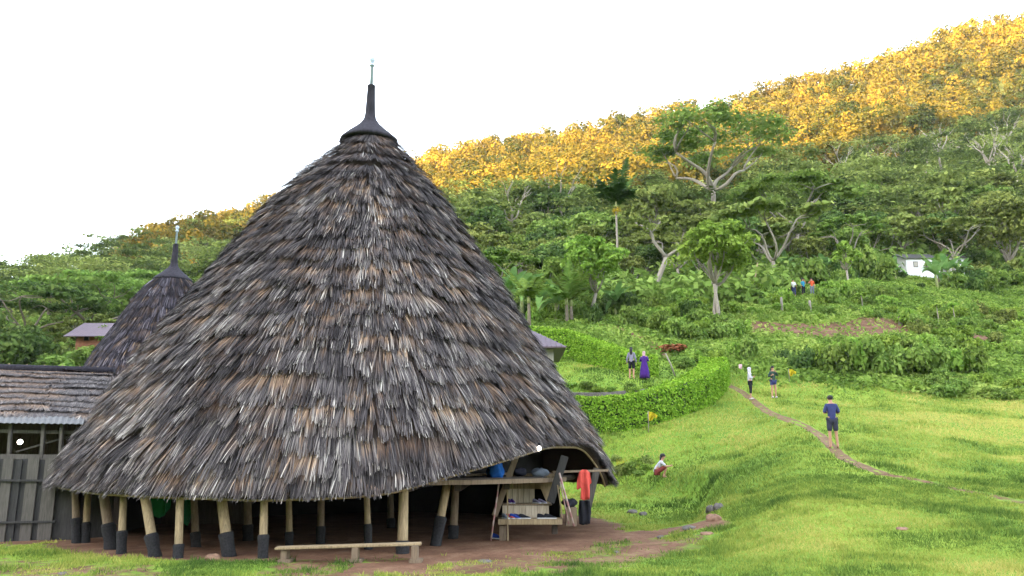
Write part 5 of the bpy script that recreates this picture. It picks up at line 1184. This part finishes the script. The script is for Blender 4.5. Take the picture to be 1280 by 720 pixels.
def person(loc, rz, h, j, label, top, bottom, sleeve=.5, leg=.5, hairk='short', skin='skin', dress=None, scarf=None, shoes=None, held=None):
    root = empty('person', loc, rz, label, 'person', None); k = h / 1.72; root.scale = (k,) * 3; v3 = lambda a: Vector(j[a])
    V = []; E = []; R = []
    def addv(p, r, frm=None):
        V.append(tuple(p)); R.append(r); i = len(V) - 1
        if frm is not None: E.append((frm, i))
        return i
    hp = addv(v3('hip'), .105); sp = addv(v3('spine'), .10, hp); ch = addv(v3('chest'), .115, sp); nk = addv(v3('neck'), .052, ch)
    hd = v3('head'); n2 = addv(v3('neck').lerp(hd, .45), .056, nk); h1 = addv(hd, .078, n2); h2 = addv(hd + (hd - v3('neck')).normalized() * .075, .072, h1)
    for s in 'LR':
        sg = -1 if s == 'L' else 1
        a = addv(v3('sh' + s), .058, ch); el = addv(v3('el' + s), .040, a); fo = addv(v3('el' + s).lerp(v3('wr' + s), .35), .040, el); wr = addv(v3('wr' + s), .026, fo)
        d = (v3('wr' + s) - v3('el' + s)).normalized(); addv(v3('wr' + s) + d * .05, .032, wr)
        a = addv(v3('hipj' + s), .088, hp); m_ = addv(v3('hipj' + s).lerp(v3('kn' + s), .4), .078, a); kn = addv(v3('kn' + s), .052, m_); ca = addv(v3('kn' + s).lerp(v3('an' + s), .3), .052, kn); an = addv(v3('an' + s), .034, ca)
        f = v3('an' + s); addv(f + Vector((0, .045, -.045)), .032, an); mi = addv(f + Vector((sg * .015, -.09, -.045)), .034, an); addv(f + Vector((sg * .02, -.16, -.055)), .026, mi)
    body = skinmesh(V, E, R)
    # face and fingers belong to the same body mesh
    bm = bmesh.new(); bm.from_mesh(body); mb = MB(); fwd = Vector((0, -1, 0)); c = hd + Vector((0, 0, .03))
    mb.blob(c + Vector((0, -.085, -.02)), (.014, .02, .024), 6, 0, 0); mb.blob(c + Vector((0, -.068, -.062)), (.026, .014, .010), 6, 0, 0)
    for s in (-1, 1): mb.blob(c + Vector((s * .076, .005, -.01)), (.012, .02, .03), 6, 0, 0)
    for s in 'LR':
        w_ = v3('wr' + s); d = (w_ - v3('el' + s)).normalized(); sg = -1 if s == 'L' else 1; side = d.cross(Vector((1, 0, 0)) if abs(d.x) < .8 else Vector((0, 0, 1))).normalized(); curl = side.cross(d) * -sg
        for q in range(4):
            o_ = side * (.028 - .0185 * q); L = (.062, .072, .068, .052)[q]; p0 = w_ + d * .065 + o_; mb.tube([p0, p0 + d * L * .5 + curl * .006, p0 + d * L * .8 + curl * .024, p0 + d * L * .9 + curl * .04], [.0095, .009, .008, .006], 6)
        p0 = w_ + d * .03 + side * .03; mb.tube([p0, p0 + d * .03 + side * .02, p0 + d * .062 + side * .022 + curl * .012], [.012, .010, .008], 6)
    tmp = bpy.data.meshes.new('t'); tmp.from_pydata(mb.v, [], mb.f); bm.from_mesh(tmp); bm.to_mesh(body); bm.free()
    for p in body.polygons: p.use_smooth = True
    link('body', body, root, MAT[skin])
    # eyes are small dark beads
    eb = MB()
    for s in (-1, 1): eb.blob(c + Vector((s * .030, -.072, .008)), (.010, .008, .006), 6, 0, 0)
    eb.build('eyes', MAT['hair'], root, True)
    # top
    V = []; E = []; R = []
    if top:
        lo = addv(v3('hip') + (v3('spine') - v3('hip')) * (-.5), .138); md = addv(v3('hip').lerp(v3('spine'), .4), .134, lo); sp = addv(v3('spine'), .126, md); ch = addv(v3('chest'), .135, sp); addv(v3('chest').lerp(v3('neck'), .75), .075, ch)
        for s in 'LR':
            a = addv(v3('sh' + s), .066, ch)
            if sleeve <= .5: addv(v3('sh' + s).lerp(v3('el' + s), sleeve * 2), .062, a)
            else: el = addv(v3('el' + s), .056, a); addv(v3('el' + s).lerp(v3('wr' + s), sleeve * 2 - 1), .044, el)
        link('top', skinmesh(V, E, R), root, MAT[top])
    V = []; E = []; R = []
    if bottom:
        hp = addv(v3('hip') + Vector((0, 0, .02)), .124)
        for s in 'LR':
            a = addv(v3('hipj' + s), .108, hp); m_ = addv(v3('hipj' + s).lerp(v3('kn' + s), min(.5, leg)), .096, a)
            if leg <= 1: addv(v3('hipj' + s).lerp(v3('kn' + s), leg), .086, m_)
            else: kn = addv(v3('kn' + s), .074, m_); addv(v3('kn' + s).lerp(v3('an' + s), leg - 1), .062, kn)
        link('trousers' if leg > 1 else 'shorts', skinmesh(V, E, R), root, MAT[bottom])
    if dress:
        b = MB(); hz = j['hip'][2]; prof = [(.30, .10), (.29, .35), (.24, .7), (.19, hz), (.155, 1.15), (.17, 1.32), (.10, 1.44)]; b.lathe(prof, 24, (0, 0, 0), .03)
        for s in 'LR': b.tube([v3('sh' + s), v3('el' + s), v3('el' + s).lerp(v3('wr' + s), .8)], [.08, .07, .06], 10)
        b.build('dress', MAT[dress], root, True)
    # hair or scarf
    b = MB(); up = Vector((0, .018, .055))
    b.blob(hd + up, (.094, .105, .085), 12, 2, .04)
    if hairk in ('long', 'pony'): b.tube([hd + Vector((0, .06, .03)), hd + Vector((0, .10, -.06)), hd + Vector((0, .10, -.20)), hd + Vector((0, .09, -.32))], [.075, .085 if hairk == 'long' else .04, .075 if hairk == 'long' else .04, .02], 10)
    if scarf: b.tube([hd + Vector((0, .02, .02)), hd + Vector((0, .025, -.07)), hd + Vector((0, .02, -.16)), hd + Vector((0, .01, -.24))], [.092, .084, .08, .12], 14); b.build('headscarf', MAT[scarf], root, True)
    else: b.build('hair', MAT['hair'], root, True)
    if shoes:
        b = MB()
        for s in 'LR': f = v3('an' + s); b.blob(f + Vector((0, -.055, -.04)), (.048, .125, .045), 8, 0, 0)
        b.build('shoes', MAT[shoes], root, True)
    return root
def stand_at(px, py, ymin=20): g = ground(px, py, ymin); return (g.x, g.y, zm(g.x, g.y) + .01)
HF = dict(elL=(-.23, .0, 1.13), wrL=(-.07, -.20, 1.20), elR=(.23, .0, 1.13), wrR=(.07, -.20, 1.20))
person(stand_at(1043, 561), R_(172), 1.76, J(STAND, head=(0, -.05, 1.585), spine=(0, .01, 1.10), **HF), 'man seen from behind in navy shirt and grey shorts standing barefoot on the track', 'navy', 'charcoal', .5, .95)
person(stand_at(939, 500, 30), R_(75), 1.66, J(STAND, **HF), 'woman in white top, black trousers and white headscarf looking at her phone by the track', 'whitec', 'blackc', .9, 1.5, scarf='whitec', shoes='white2')
person(stand_at(968, 498, 30), R_(10), 1.68, J(STAND, elR=(.26, -.04, 1.18), wrR=(.08, -.16, 1.42), elL=(-.24, .03, 1.14), wrL=(-.16, -.16, 1.2)), 'woman in dark green sweater and navy shorts near the yellow flag, hand at her face', 'forest', 'navy', .95, .5, 'long', shoes='white2')
person(stand_at(790, 474, 38), R_(165), 1.72, J(STAND, anL=(-.10, .06, .09), knL=(-.10, -.03, .5)), 'person in lilac grey hoodie and black shorts standing behind the curved hedge', 'greyhood', 'blackc', 1, .95, 'long')
person(stand_at(806, 475, 38), R_(160), 1.55, J(STAND, **HF), 'woman in a long purple dress and pale headscarf standing behind the curved hedge', None, None, hairk='short', dress='purple', scarf='pink')
CR = dict(hip=(0, .16, .24), spine=(0, .10, .40), chest=(0, -.02, .56), neck=(0, -.08, .69), head=(0, -.12, .81), shL=(-.16, -.04, .61), shR=(.16, -.04, .61), elL=(-.20, -.22, .44), elR=(.20, -.22, .44), wrL=(-.10, -.38, .46), wrR=(.10, -.38, .46),
          hipjL=(-.09, .14, .23), hipjR=(.09, .14, .23), knL=(-.13, -.24, .46), knR=(.13, -.24, .46), anL=(-.11, -.12, .08), anR=(.11, -.12, .08))
person(stand_at(826, 598, 24), R_(80), 1.62, CR, 'girl with black ponytail crouching on the grass bank in a white top and maroon skirt', 'whitec', 'maroon', .45, .98, 'pony')
for px, rz, tp, bt, lb, jj, hk in [(992, 170, 'white2', 'navy', 'person in a white shirt standing on the terrace edge, left of three', J(STAND), 'short'), (1004, 20, 'turquoise', 'blackc', 'person in a turquoise shirt with raised arms on the terrace edge', J(STAND, elR=(.26, -.06, 1.2), wrR=(.1, -.12, 1.5)), 'long'), (1015, -15, 'orange', 'grey', 'person in an orange shirt on the terrace edge, right of three', J(STAND, elL=(-.27, -.05, 1.2), wrL=(-.1, -.12, 1.48)), 'long')]:
    Yp = 72.0; x = at(px, 360, Yp).x; zt_ = rowz(346.5, Yp); hh = 1.62; z = zm(x, Yp); person((x, Yp, z), R_(rz), max(1.45, min(1.75, zt_ - z)), jj, lb, tp, bt, .5, 1.6, hk)
    print('terrace person', round(zt_ - z, 2))
# small child-sized gap fillers are not needed: end of scene
